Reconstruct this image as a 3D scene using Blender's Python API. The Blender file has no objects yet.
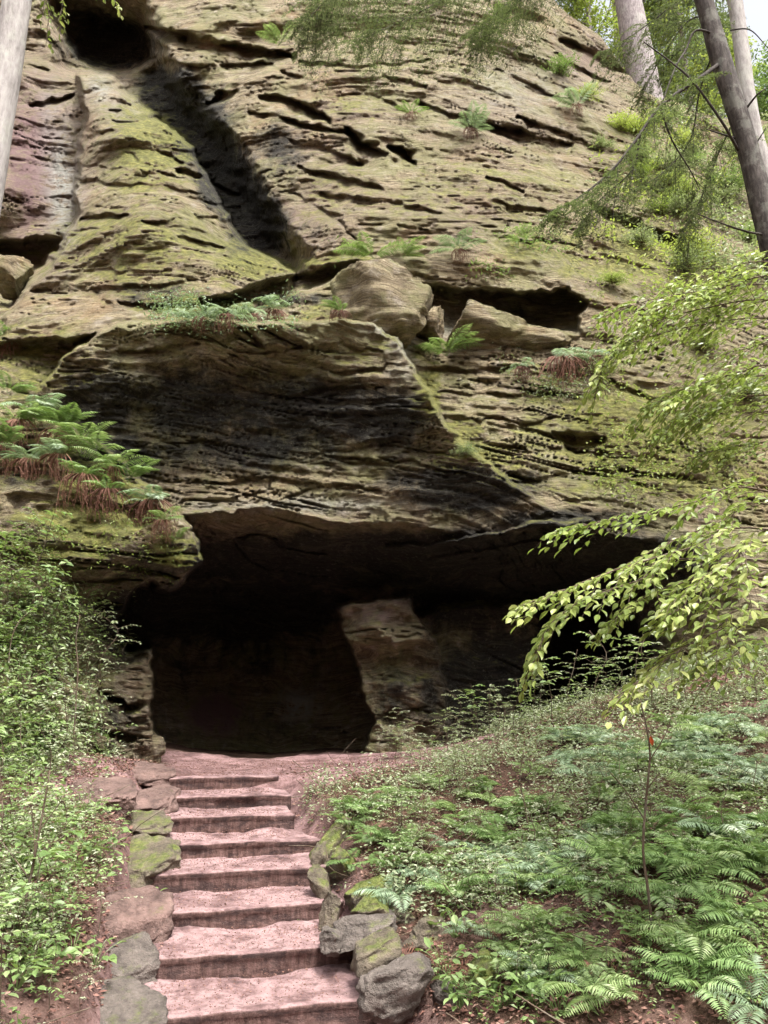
import bpy, math, random
import numpy as np
from mathutils import Vector, Matrix, Euler
rng = np.random.default_rng(7); random.seed(7)
S = bpy.context.scene
COL = S.collection
# ------------------------------------------------------------------ camera
PITCH = math.radians(15.0); EYE = np.array([0.0, 0.0, 1.82]); F = 768.0
cp, sp_ = math.cos(PITCH), math.sin(PITCH)
cam = bpy.data.cameras.new('camera'); camo = bpy.data.objects.new('camera', cam); COL.objects.link(camo)
cam.sensor_fit = 'VERTICAL'; cam.sensor_height = 24.0; cam.lens = 24.0*F/1024.0
cam.clip_end = 1000; cam.clip_start = 0.05
camo.location = EYE; camo.rotation_euler = (math.pi/2+PITCH, 0, 0); S.camera = camo

def P(u, v, d):
    """point seen at photo position (u, v) standing d metres in front of the viewer (world y)"""
    u = np.asarray(u, float); v = np.asarray(v, float); d = np.asarray(d, float)
    a = (u-384)/F; b = -(v-512)/F
    wy = cp - b*sp_; wz = sp_ + b*cp
    t = d/wy
    return np.stack([EYE[0]+a*t, EYE[1]+d+0*a, EYE[2]+wz*t], -1)

# ------------------------------------------------------------------ noise
def _h(i, j, k, s):
    n = (i*374761393 + j*668265263 + k*2147483647 + s*1274126177) & 0xffffffff
    n = ((n ^ (n >> 13))*1274126177) & 0xffffffff
    n = ((n ^ (n >> 15))*2246822519) & 0xffffffff
    return ((n ^ (n >> 16)) & 0xffff)/32767.5-1.0
def noise(p, s=0):
    p = np.asarray(p, float)
    f = np.floor(p); i = f.astype(np.int64); t = p-f; t = t*t*t*(t*(t*6-15)+10)
    x, y, z = t[..., 0], t[..., 1], t[..., 2]
    I, J, K = i[..., 0], i[..., 1], i[..., 2]
    def L(a, b, t): return a+(b-a)*t
    c = [[[ _h(I+a, J+b, K+c_, s) for c_ in (0, 1)] for b in (0, 1)] for a in (0, 1)]
    return L(L(L(c[0][0][0], c[1][0][0], x), L(c[0][1][0], c[1][1][0], x), y),
             L(L(c[0][0][1], c[1][0][1], x), L(c[0][1][1], c[1][1][1], x), y), z)
def fbm(p, o=4, s=0, g=.5):
    p = np.asarray(p, float); r = 0; a = 1; t = 0
    for k in range(o):
        r = r+a*noise(p*(2.03**k)+k*7.3, s+k); t += a; a *= g
    return r/t
def ss(a, b, x):
    t = np.clip((x-a)/(b-a), 0, 1); return t*t*(3-2*t)

def tps(pts, smooth=0.0):
    A = np.array(pts, float); X = A[:, :2]; V = A[:, 2]; sc = np.abs(X).max(); X = X/sc
    def K(r2): return np.where(r2 > 0, r2*np.log(np.maximum(r2, 1e-12)), 0)
    n = len(X); M = np.zeros((n+3, n+3))
    M[:n, :n] = K(((X[:, None]-X[None])**2).sum(-1))+np.eye(n)*smooth
    M[:n, n] = 1; M[:n, n+1:] = X; M[n, :n] = 1; M[n+1:, :n] = X.T
    w = np.linalg.solve(M, np.concatenate([V, np.zeros(3)]))
    def f(x, y):
        x = np.asarray(x, float)/sc; y = np.asarray(y, float)/sc
        r = w[n]+w[n+1]*x+w[n+2]*y
        for i in range(n): r = r+w[i]*K((x-X[i, 0])**2+(y-X[i, 1])**2)
        return r
    return f

# ------------------------------------------------------------------ mesh helpers
def mesh(name, V, Fc, mat=None, smooth=True, attrs=None, matidx=None):
    """V (n,3) array; Fc (m,k) int array or list of such arrays"""
    V = np.asarray(V, np.float32); Fl = Fc if isinstance(Fc, list) else [Fc]
    Fl = [np.asarray(f, np.int32) for f in Fl if len(f)]
    me = bpy.data.meshes.new(name)
    me.vertices.add(len(V)); me.vertices.foreach_set('co', V.ravel())
    li = np.concatenate([f.ravel() for f in Fl]); tot = np.concatenate([np.full(len(f), f.shape[1], np.int32) for f in Fl])
    st = np.concatenate([[0], np.cumsum(tot)[:-1]]).astype(np.int32)
    me.loops.add(len(li)); me.loops.foreach_set('vertex_index', li)
    me.polygons.add(len(tot)); me.polygons.foreach_set('loop_start', st); me.polygons.foreach_set('loop_total', tot)
    me.polygons.foreach_set('use_smooth', np.full(len(tot), smooth))
    if attrs:
        for k, a in attrs.items():
            at = me.attributes.new(k, 'FLOAT', 'POINT'); at.data.foreach_set('value', np.asarray(a, np.float32).ravel())
    for m in (mat if isinstance(mat, (list, tuple)) else [mat]):
        if m: me.materials.append(m)
    if matidx is not None: me.polygons.foreach_set('material_index', np.asarray(matidx, np.int32))
    me.update(calc_edges=True)
    return me
def obj(name, me, parent=None, loc=None, label=None, cat=None, group=None, kind=None):
    o = bpy.data.objects.new(name, me); COL.objects.link(o)
    if parent: o.parent = parent
    if loc is not None: o.location = loc
    return tag(o, label, cat, group, kind)
def tag(o, label=None, cat=None, group=None, kind=None):
    if label: o['label'] = label
    if cat: o['category'] = cat
    if group: o['group'] = group
    if kind: o['kind'] = kind
    return o
class MB:
    def __init__(s): s.V = []; s.F = {}; s.n = 0; s.A = []
    def add(s, V, Fs, a=0.5):
        V = np.asarray(V, float)
        for f in (Fs if isinstance(Fs, list) else [Fs]):
            f = np.asarray(f)
            if len(f): s.F.setdefault(f.shape[1], []).append(f+s.n)
        s.V.append(V); s.n += len(V); s.A.append(np.full(len(V), a) if np.isscalar(a) else a)
    def mesh(s, name, mat, smooth=True):
        return mesh(name, np.concatenate(s.V), [np.concatenate(f) for f in s.F.values()], mat, smooth, {'tone': np.concatenate(s.A)})
def tube(mb, pts, rad, seg=8, a=.5, rough=0.0, s=0):
    pts = np.asarray(pts, float); n = len(pts); rad = np.broadcast_to(np.asarray(rad, float), (n,))
    T = np.gradient(pts, axis=0); T /= np.linalg.norm(T, axis=1)[:, None]+1e-9
    ref = np.array([0.0, 0, 1]) if abs(T[0, 2]) < .9 else np.array([1.0, 0, 0])
    A = np.cross(T, ref); A /= np.linalg.norm(A, axis=1)[:, None]+1e-9; B = np.cross(T, A)
    th = np.arange(seg)*2*math.pi/seg
    V = pts[:, None]+rad[:, None, None]*(np.cos(th)[None, :, None]*A[:, None]+np.sin(th)[None, :, None]*B[:, None])
    if rough:
        q = V.reshape(-1, 3); c = np.repeat(pts, seg, 0); q2 = c+(q-c)*(1+rough*fbm(q*np.array([5, 5, 1.5]), 3, s)[:, None]); V = q2
    V = V.reshape(-1, 3)
    i = np.arange(n-1)[:, None]*seg; j = np.arange(seg)[None]; k = (j+1) % seg
    Fq = np.stack([i+j, i+k, i+seg+k, i+seg+j], -1).reshape(-1, 4)
    V = np.vstack([V, pts[-1]]); t = n*seg
    Ft = np.stack([(n-1)*seg+np.arange(seg), (n-1)*seg+(np.arange(seg)+1) % seg, np.full(seg, t)], -1)
    mb.add(V, [Fq, Ft], a)
def curve(pts, n=12):
    """smooth resampled polyline (Catmull-Rom)"""
    p = np.asarray(pts, float); p = np.vstack([2*p[0]-p[1], p, 2*p[-1]-p[-2]]); out = []
    m = len(p)-3
    for s in np.linspace(0, m-1e-6, n):
        i = int(s); t = s-i; a, b, c, d = p[i:i+4]
        out.append(.5*((2*b)+(-a+c)*t+(2*a-5*b+4*c-d)*t*t+(-a+3*b-3*c+d)*t**3))
    return np.array(out)
LEAF = (np.array([[0, 0, 0], [.22, -.34, .07], [.22, 0, 0], [.22, .34, .07], [.55, -.46, .09], [.55, 0, -.01], [.55, .46, .09], [.82, -.24, .02], [.82, 0, -.05], [.82, .24, .02], [1, 0, -.12]]),
        [np.array([[1, 4, 5, 2], [2, 5, 6, 3], [4, 7, 8, 5], [5, 8, 9, 6]]), np.array([[0, 1, 2], [0, 2, 3], [7, 10, 8], [8, 10, 9]])])
SLEAF = (np.array([[0, 0, 0], [.45, -.45, .08], [.5, 0, 0], [.45, .45, .08], [1, 0, -.1]]), [np.array([[0, 1, 2], [0, 2, 3], [1, 4, 2], [2, 4, 3]])])
DIA = (np.array([[0, 0, 0], [.45, -.5, 0], [1, 0, 0], [.45, .5, 0]]), [np.array([[0, 1, 2, 3]])])
def unit(a): return a/(np.linalg.norm(a, axis=-1, keepdims=True)+1e-9)
def leaves(mb, pos, ax, nr, L, W, tmpl=LEAF, tone=None):
    pos = np.asarray(pos, float); n = len(pos)
    if n == 0: return
    ax = unit(np.broadcast_to(ax, (n, 3))); nr = np.broadcast_to(nr, (n, 3)); si = unit(np.cross(nr, ax)); up = np.cross(ax, si)
    T, Fs = tmpl; L = np.broadcast_to(L, (n,)); W = np.broadcast_to(W, (n,))
    V = pos[:, None]+(T[None, :, 0, None]*L[:, None, None])*ax[:, None]+(T[None, :, 1, None]*W[:, None, None])*si[:, None]+(T[None, :, 2, None]*L[:, None, None])*up[:, None]
    k = len(T)
    tn = rng.random(n) if tone is None else np.broadcast_to(tone, (n,))
    mb.add(V.reshape(-1, 3), [(f[None]+(np.arange(n)*k)[:, None, None]).reshape(-1, f.shape[1]) for f in Fs], np.repeat(tn, k))

# ------------------------------------------------------------------ materials
class NT:
    def __init__(s, name):
        s.m = bpy.data.materials.new(name); s.m.use_nodes = True; s.t = s.m.node_tree; s.t.nodes.clear()
        s.out = s.n('ShaderNodeOutputMaterial')
    def n(s, ty, ins=None, **kw):
        nd = s.t.nodes.new(ty)
        for k, v in kw.items(): setattr(nd, k, v)
        for k, v in (ins or {}).items():
            if isinstance(v, bpy.types.NodeSocket): s.t.links.new(v, nd.inputs[k])
            else: nd.inputs[k].default_value = v
        return nd
    def attr(s, name): return s.n('ShaderNodeAttribute', attribute_name=name).outputs['Fac']
    def math(s, op, a, b=0.0, c=None, clamp=False):
        d = {0: a, 1: b}
        if c is not None: d[2] = c
        return s.n('ShaderNodeMath', d, operation=op, use_clamp=clamp).outputs[0]
    def ramp(s, f, stops):
        r = s.n('ShaderNodeValToRGB', {0: f}); e = r.color_ramp.elements
        while len(e) < len(stops): e.new(.5)
        for i, (p, c) in enumerate(stops):
            e[i].position = p; e[i].color = (*c, 1) if len(c) == 3 else c
        return r.outputs[0]
    def mix(s, f, a, b, bt='MIX'):
        m = s.n('ShaderNodeMix', data_type='RGBA', blend_type=bt)
        for k, v in ((0, f), (6, a), (7, b)):
            if isinstance(v, bpy.types.NodeSocket): s.t.links.new(v, m.inputs[k])
            else: m.inputs[k].default_value = v if not isinstance(v, tuple) or len(v) == 4 else (*v, 1)
        return m.outputs[2]
    def noise(s, vec, scale, det=4, rough=.6, dist=0.0):
        return s.n('ShaderNodeTexNoise', {'Vector': vec, 'Scale': scale, 'Detail': det, 'Roughness': rough, 'Distortion': dist}).outputs[0]
    def scale(s, vec, sc): return s.n('ShaderNodeVectorMath', {0: vec, 1: sc}, operation='MULTIPLY').outputs[0]
    def step(s, x, a, b): return s.n('ShaderNodeMapRange', {0: x, 1: a, 2: b, 3: 0.0, 4: 1.0}, interpolation_type='SMOOTHSTEP').outputs[0]
    def surf(s, col, rough=.85, bump=None, strength=.5, dist=.02, spec=.3):
        ins = {'Base Color': col, 'Roughness': rough, 'Specular IOR Level': spec}
        if bump is not None: ins['Normal'] = s.n('ShaderNodeBump', {'Height': bump, 'Strength': strength, 'Distance': dist}).outputs[0]
        b = s.n('ShaderNodeBsdfPrincipled', ins)
        s.t.links.new(b.outputs[0], s.out.inputs[0]); return s.m

def leaf_mat(name, c1, c2, c3, trans=.35, rough=.45):
    t = NT(name); a = t.attr('tone')
    oi = t.n('ShaderNodeObjectInfo').outputs['Random']
    pos = t.n('ShaderNodeNewGeometry').outputs['Position']
    f = t.math('ADD', t.math('MULTIPLY', a, .6), t.math('MULTIPLY', oi, .4))
    col = t.ramp(f, [(0.0, c1), (.5, c2), (1, c3)])
    nz = t.noise(pos, 40, 2)
    col = t.mix(t.math('MULTIPLY', nz, .35), col, tuple(x*.55 for x in c2), 'MIX')
    b = t.n('ShaderNodeBsdfPrincipled', {'Base Color': col, 'Roughness': rough, 'Specular IOR Level': .35})
    tr = t.n('ShaderNodeBsdfTranslucent', {'Color': t.mix(.35, col, (.35, .5, .05))})
    mx = t.n('ShaderNodeMixShader', {0: trans, 1: b.outputs[0], 2: tr.outputs[0]})
    t.t.links.new(mx.outputs[0], t.out.inputs[0]); return t.m

def rock_mat(name='cliff_sandstone', tint=(1, 1, 1), cliff=True, mossy=0.0, base=0):
    t = NT(name)
    geo = t.n('ShaderNodeNewGeometry'); pos = geo.outputs['Position']
    if not cliff:
        pos = t.n('ShaderNodeTexCoord').outputs['Object']
        oi = t.n('ShaderNodeObjectInfo').outputs['Random']
    warp = t.n('ShaderNodeTexNoise', {'Vector': pos, 'Scale': .35, 'Detail': 3})
    wp = t.n('ShaderNodeVectorMath', {0: warp.outputs['Color'], 1: (0.6, .6, 1.6), 2: pos}, operation='MULTIPLY_ADD').outputs[0]
    strat = t.noise(t.scale(wp, (.35, .35, 5.5)), 1.0, 8, .65)
    fine = t.noise(t.scale(wp, (.5, .5, 16)), 1.6, 8, .78)
    big = t.noise(pos, .45, 5, .6, .6)
    grain = t.noise(pos, 22 if cliff else 30, 5, .75)
    mid = t.noise(pos, 3.2, 6, .68)
    if cliff:
        c = t.ramp(strat, [(.3, (.12, .09, .055)), (.42, (.31, .245, .15)), (.53, (.50, .42, .265)), (.62, (.34, .26, .155)), (.74, (.66, .58, .42))])
        c = t.mix(t.step(fine, .42, .56), t.mix(.62, c, (.085, .06, .04)), c)
        c = t.mix(t.math('MULTIPLY', t.step(t.noise(pos, 34, 6, .85), .5, .6), .35), c, (.04, .035, .025))
        c = t.mix(t.math('MULTIPLY', t.step(big, .52, .7), .5), c, (.40, .27, .14))
        c = t.mix(t.math('MULTIPLY', t.step(t.noise(pos, .8, 7, .7, .4), .44, .6), .62), c, (.27, .275, .12))
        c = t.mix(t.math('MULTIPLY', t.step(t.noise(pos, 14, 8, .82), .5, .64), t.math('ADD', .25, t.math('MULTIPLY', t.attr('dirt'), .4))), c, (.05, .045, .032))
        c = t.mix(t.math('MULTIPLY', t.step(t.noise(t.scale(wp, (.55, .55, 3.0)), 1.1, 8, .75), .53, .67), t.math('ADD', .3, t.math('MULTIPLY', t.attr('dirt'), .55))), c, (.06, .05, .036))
        c = t.mix(t.math('MULTIPLY', t.step(t.noise(t.scale(wp, (1.4, 1.4, 5.0)), 2.2, 8, .8), .56, .68), .6), c, (.62, .57, .46))
        c = t.mix(t.math('MULTIPLY', t.step(mid, .52, .7), .55), c, (.52, .46, .38))
        c = t.mix(t.math('MULTIPLY', t.step(mid, .44, .3), .55), c, (.085, .065, .045))
        red = t.attr('red'); pale = t.attr('pale'); stain_shade = t.attr('stain_shade'); moss = t.attr('moss')
        c = t.mix(t.math('MULTIPLY', red, t.step(mid, .25, .6)), c, (.235, .15, .145))
        c = t.mix(t.math('MULTIPLY', pale, t.step(mid, .35, .55)), c, (.42, .43, .38))
        st = t.step(t.math('ADD', stain_shade, t.math('MULTIPLY', t.math('SUBTRACT', t.noise(t.scale(wp, (1.6, 1.6, .8)), 1.5, 7, .7), .5), 1.1)), .3, .75)  # black algae on the block plus shade painted into cave and cleft
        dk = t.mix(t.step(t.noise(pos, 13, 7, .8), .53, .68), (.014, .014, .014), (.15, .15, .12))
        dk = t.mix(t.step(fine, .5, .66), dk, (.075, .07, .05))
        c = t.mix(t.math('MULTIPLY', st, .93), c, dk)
        nz = t.n('ShaderNodeSeparateXYZ', {0: geo.outputs['Normal']}).outputs[2]
        mf = t.math('ADD', moss, t.math('MULTIPLY', t.math('SUBTRACT', t.noise(pos, 2.6, 7, .72), .5), 1.5))
        mf = t.math('ADD', mf, t.math('MULTIPLY', nz, .55))
        mf = t.step(mf, .38, .82)
        mcol = t.ramp(t.noise(pos, 7, 5, .7), [(.3, (.06, .07, .018)), (.5, (.19, .195, .045)), (.68, (.38, .37, .10))])
        c = t.mix(t.math('MULTIPLY', mf, .85), c, mcol)
        h = t.math('ADD', t.math('MULTIPLY', fine, .9), t.math('ADD', t.math('MULTIPLY', mid, .8), t.math('MULTIPLY', grain, .35)))
        h = t.math('ADD', h, t.math('MULTIPLY', t.noise(pos, 9, 6, .7), .55))
        t.surf(c, .88, h, 1.0, .2, .25)
    else:
        c = t.ramp(t.noise(t.scale(pos, (1, 1, 2.5)), 4.5, 8, .72, .3), [(.3, tuple(a*.3 for a in tint)), (.48, tuple(a*.8 for a in tint)), (.7, tuple(min(1, a*1.4) for a in tint))])
        c = t.mix(t.math('MULTIPLY', t.step(grain, .55, .75), .4), c, (.40, .34, .30))
        c = t.mix(t.math('MULTIPLY', t.step(grain, .45, .3), .5), c, (.05, .04, .035))
        nz = t.n('ShaderNodeSeparateXYZ', {0: geo.outputs['Normal']}).outputs[2]
        mf = t.math('ADD', t.math('ADD', mossy, t.math('MULTIPLY', nz, .35)), t.math('MULTIPLY', t.math('SUBTRACT', t.noise(pos, 5, 6, .7), .5), 1.6))
        mcol = t.ramp(t.noise(pos, 16, 4, .7), [(.3, (.05, .08, .015)), (.5, (.14, .18, .035)), (.72, (.27, .29, .08))])
        c = t.mix(t.math('MULTIPLY', t.step(mf, .5, .9), .85), c, mcol)
        h = t.math('ADD', t.math('MULTIPLY', grain, .5), t.math('ADD', mid, t.math('MULTIPLY', t.noise(pos, 10, 6, .7), .6)))
        t.surf(c, .85, h, 1.0, .09, .25)
    return t.m
M_CLIFF = rock_mat()
M_GREY = rock_mat('grey_stone', (.19, .16, .14), False, .16)
M_MOSSY = rock_mat('mossy_stone', (.2, .16, .12), False, .58)
M_RED = rock_mat('red_stone', (.23, .15, .13), False, .02)
M_TAN = rock_mat('tan_boulder', (.19, .155, .115), False, .3)
M_DARKB = rock_mat('weathered_boulder', (.135, .11, .075), False, .28)

def bark(name, c1, c2, c3, lich=0.0):
    t = NT(name); pos = t.n('ShaderNodeNewGeometry').outputs['Position']
    a = t.noise(t.scale(pos, (1, 1, .22)), 22, 6, .7); b = t.noise(pos, 4, 5, .65)
    c = t.ramp(a, [(.3, c1), (.5, c2), (.7, c3)])
    c = t.mix(t.math('MULTIPLY', t.step(b, .5, .62), lich), c, (.45, .47, .40))
    c = t.mix(t.math('MULTIPLY', t.step(b, .45, .3), .5), c, c1)
    return t.surf(c, .9, a, .8, .02, .2)
M_BARK_PALE = bark('pale_smooth_bark', (.2, .185, .175), (.33, .31, .295), (.44, .42, .40), .3)
M_BARK_DARK = bark('dark_bark', (.028, .023, .022), (.065, .056, .05), (.13, .115, .105), .18)
M_BARK_MID = bark('grey_bark', (.12, .10, .10), (.27, .235, .235), (.40, .36, .35), .3)
M_BRANCH = bark('dark_branch_bark', (.02, .016, .014), (.05, .042, .036), (.09, .078, .068), .05)
M_TWIG = bark('twig_bark', (.05, .035, .025), (.11, .08, .055), (.2, .16, .12), .1)

M_BEECH = leaf_mat('beech_leaf', (.12, .18, .04), (.25, .32, .085), (.45, .48, .17), .38, .35)
M_FERN = leaf_mat('fern_leaf', (.08, .14, .045), (.18, .29, .10), (.38, .48, .22), .32, .45)
M_FERNB = leaf_mat('pale_fern_leaf', (.13, .2, .12), (.28, .38, .24), (.5, .58, .42), .3, .4)
M_HEML = leaf_mat('hemlock_needle', (.045, .06, .04), (.10, .125, .08), (.25, .28, .2), .25, .45)
M_HERB = leaf_mat('herb_leaf', (.09, .16, .05), (.21, .31, .11), (.46, .54, .28), .35, .4)
M_UNDER = leaf_mat('undergrowth_leaf', (.10, .13, .065), (.27, .32, .18), (.58, .60, .45), .3, .4)
M_YEL = leaf_mat('yellow_leaf', (.18, .24, .05), (.34, .4, .09), (.5, .54, .17), .45, .45)
M_LITTER = leaf_mat('dead_leaf', (.07, .032, .026), (.2, .095, .075), (.46, .32, .25), .05, .7)
M_DEAD = leaf_mat('dead_frond', (.07, .03, .022), (.19, .085, .06), (.36, .2, .14), .1, .8)
M_REDLEAF = leaf_mat('red_leaf', (.5, .05, .02), (.6, .08, .03), (.65, .12, .05), .3, .5)

def earth():
    t = NT('red_earth'); pos = t.n('ShaderNodeNewGeometry').outputs['Position']
    a = t.noise(pos, 3, 7, .7); b = t.noise(pos, 28, 6, .75); pa = t.attr('path')
    soil = t.ramp(a, [(.3, (.035, .022, .016)), (.5, (.085, .05, .035)), (.7, (.15, .095, .065))])
    red = t.ramp(a, [(.28, (.075, .046, .042)), (.45, (.19, .115, .11)), (.6, (.34, .215, .21)), (.75, (.19, .12, .112))])
    red = t.mix(t.math('MULTIPLY', t.step(t.noise(pos, 9, 7, .8), .5, .62), .6), red, (.075, .042, .04))
    c = t.mix(pa, soil, red)
    c = t.mix(t.math('MULTIPLY', t.step(b, .46, .3), .7), c, (.07, .035, .03))
    c = t.mix(t.math('MULTIPLY', t.step(b, .58, .72), .45), c, (.50, .36, .33))
    return t.surf(c, .92, t.math('ADD', b, t.math('MULTIPLY', a, 1.2)), .8, .04, .15)
M_EARTH = earth()
def stepmat():
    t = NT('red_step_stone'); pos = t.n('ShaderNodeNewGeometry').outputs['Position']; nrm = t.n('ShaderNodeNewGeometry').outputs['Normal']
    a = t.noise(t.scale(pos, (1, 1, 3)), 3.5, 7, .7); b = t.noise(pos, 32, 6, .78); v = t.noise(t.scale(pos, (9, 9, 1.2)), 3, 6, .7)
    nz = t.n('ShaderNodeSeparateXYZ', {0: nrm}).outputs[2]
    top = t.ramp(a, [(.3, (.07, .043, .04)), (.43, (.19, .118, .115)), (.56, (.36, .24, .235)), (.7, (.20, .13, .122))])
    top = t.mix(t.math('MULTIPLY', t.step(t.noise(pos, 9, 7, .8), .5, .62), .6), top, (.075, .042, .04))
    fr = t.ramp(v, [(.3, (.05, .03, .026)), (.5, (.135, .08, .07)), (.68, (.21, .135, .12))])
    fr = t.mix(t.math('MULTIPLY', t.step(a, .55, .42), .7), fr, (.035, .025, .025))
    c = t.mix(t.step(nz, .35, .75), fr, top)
    c = t.mix(t.math('MULTIPLY', t.step(b, .45, .3), .75), c, (.06, .03, .028))
    c = t.mix(t.math('MULTIPLY', t.step(b, .58, .72), .35), c, (.42, .31, .29))
    return t.surf(c, .9, t.math('ADD', b, a), .8, .03, .2)
M_STEP = stepmat()

# ------------------------------------------------------------------ cliff surface
us = np.concatenate([np.arange(-900, -60, 14), np.arange(-60, 828, 1.3), np.arange(828, 1700, 14)])
vs = np.concatenate([np.arange(-300, -30, 9), np.arange(-30, 800, 1.3), np.arange(800, 930, 8)])
U, Vv = np.meshgrid(us, vs)
wu = 7*fbm(np.stack([U/38, Vv/24, U*0+3], -1), 4, 11); wv = 5*fbm(np.stack([U/38, Vv/24, U*0+9], -1), 4, 15)
wu += 3.2*fbm(np.stack([U/10, Vv/8, U*0+5], -1), 3, 13); wv += 3.0*fbm(np.stack([U/10, Vv/7, U*0+1], -1), 3, 17)
Uw = U+wu; Vw = Vv+wv
def layer(pts, pad=None):
    f = tps([(a, b, c) for a, b, c in pts], 1e-4)
    gu = np.arange(-200, 985, 20.); gv = np.arange(-220, 960, 20.)
    G = f(*np.meshgrid(gu, gv))
    x = (np.clip(U, -190, 960)+200)/20; y = (np.clip(Vv, -210, 930)+220)/20
    i = np.clip(x.astype(int), 0, len(gu)-2); j = np.clip(y.astype(int), 0, len(gv)-2); fx = x-i; fy = y-j
    return (G[j, i]*(1-fx)+G[j, i+1]*fx)*(1-fy)+(G[j+1, i]*(1-fx)+G[j+1, i+1]*fx)*fy
def segd(px, py, a, b):
    ax, ay = a; bx, by = b; dx, dy = bx-ax, by-ay; L = dx*dx+dy*dy+1e-9
    t = np.clip(((px-ax)*dx+(py-ay)*dy)/L, 0, 1)
    return np.hypot(px-ax-t*dx, py-ay-t*dy)
def polysd(poly):
    """signed distance, positive inside"""
    d = np.full(U.shape, 1e9); ins = np.zeros(U.shape, bool); n = len(poly)
    for i in range(n):
        a, b = poly[i], poly[(i+1) % n]
        d = np.minimum(d, segd(Uw, Vw, a, b))
        if a[1] != b[1]:
            c = ((a[1] > Vw) != (b[1] > Vw)) & (Uw < (b[0]-a[0])*(Vw-a[1])/(b[1]-a[1])+a[0]); ins ^= c
    return np.where(ins, d, -d)

A = [(-150, -150, 27), (300, -150, 24), (600, -150, 27), (900, -100, 36),
     (-150, 0, 23.5), (0, 0, 22.3), (130, 0, 21.5), (300, 0, 20.6), (450, 0, 20.5), (560, 0, 21.8), (650, 0, 25), (768, 0, 30), (900, 0, 34),
     (-150, 100, 21), (0, 100, 20), (80, 100, 20.2), (200, 100, 19.4), (300, 100, 18.4), (450, 100, 18.2), (550, 100, 19), (650, 100, 21.5), (768, 100, 26), (900, 100, 30),
     (-150, 180, 19), (0, 180, 18.6), (250, 180, 17.3), (300, 180, 16.8), (450, 180, 16.7), (560, 180, 17.3), (680, 180, 19.3), (768, 180, 22), (900, 180, 25),
     (-150, 260, 17.5), (0, 260, 17.3), (100, 260, 17), (250, 260, 16.3), (350, 262, 15.2), (450, 262, 15.0), (560, 262, 15.3), (680, 260, 16.5), (768, 260, 18.5), (900, 260, 20),
     (0, 330, 14.8), (100, 330, 14.5), (250, 300, 15.0), (350, 300, 14.6), (450, 310, 14.6), (600, 330, 14.9), (680, 340, 15.3), (768, 340, 16.3), (900, 340, 17),
     (-150, 400, 13), (0, 400, 13), (100, 400, 13.5), (440, 360, 14.4), (480, 400, 13.9), (550, 400, 13.9), (700, 420, 14.0), (768, 450, 14.4), (900, 450, 15),
     (470, 470, 13.1), (560, 470, 13.1), (680, 480, 13.2), (520, 525, 12.6), (600, 530, 12.5), (680, 530, 12.8), (768, 530, 13.4),
     (0, 600, 12), (-150, 600, 12), (700, 640, 13), (768, 650, 13), (900, 650, 13), (0, 750, 12), (300, 700, 13), (500, 700, 13), (800, 800, 13), (300, 850, 13), (-150, 850, 12)]
D = layer(A)
def comp(D, poly, L, w, off=0):
    m = ss(-w+off, w+off, polysd(poly)); return D*(1-m)+L*m, m
# diagonal cleft right of the cone and the dark hollow above it
crev = [(58, 2), (100, 10), (140, 22), (150, 62), (172, 100), (212, 142), (238, 182), (262, 222), (292, 262), (255, 268), (225, 215), (195, 165), (150, 125), (110, 78), (72, 60)]
sdc = polysd(crev)
D = D+2.6*ss(-26, 6, sdc)*ss(400, 250, Vv)
hol = [(60, 10), (100, 12), (140, 24), (150, 58), (126, 72), (78, 60)]
D = D+1.8*ss(-6, 8, polysd(hol))
# left reddish wall
D = D+0.7*fbm(np.stack([U/60, Vv/90, U*0], -1), 3, 31)*ss(100, 60, U)*ss(270, 230, Vv)
# hollow at the foot of the left wall
D = D+1.6*ss(-4, 7, polysd([(-80, 246), (20, 242), (70, 236), (48, 262), (25, 290), (10, 305), (-80, 300)]))
# cone
cone = [(78, 78), (92, 72), (112, 78), (142, 108), (190, 148), (215, 190), (238, 238), (268, 256), (296, 272), (290, 292), (245, 308), (160, 322), (60, 340), (-10, 345), (15, 305), (50, 270), (72, 225), (80, 170), (84, 120)]
L = layer([(95, 75, 18.7), (80, 120, 18), (110, 110, 17.5), (140, 110, 18.2), (85, 170, 17), (130, 160, 16.1), (190, 155, 16.8), (80, 220, 16.0), (140, 220, 14.9), (200, 220, 15.1), (235, 235, 15.8), (60, 270, 15), (110, 270, 13.9), (170, 270, 13.7), (230, 265, 14.2), (290, 270, 15),
           (20, 330, 13.8), (100, 325, 13.1), (170, 315, 13.1), (240, 305, 13.7), (290, 290, 14.3)])
D, mcone = comp(D, cone, L, 3.5)
# ledge gap under the upper face
gap = [(345, 268), (380, 262), (425, 282), (470, 289), (530, 293), (566, 292), (588, 304), (572, 316), (580, 332), (552, 335), (528, 344), (470, 350), (430, 345), (395, 330)]
L = layer([(300, 280, 16), (400, 280, 16.5), (500, 295, 17.2), (570, 300, 17), (400, 330, 15.3), (500, 335, 16), (580, 335, 15.5), (450, 350, 14.6), (700, 330, 15)])
D, _ = comp(D, gap, L, 3)
D = D+1.2*ss(-5, 5, polysd([(196, 302), (250, 290), (300, 276), (352, 262), (362, 270), (310, 290), (250, 304), (200, 312)]))
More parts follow.
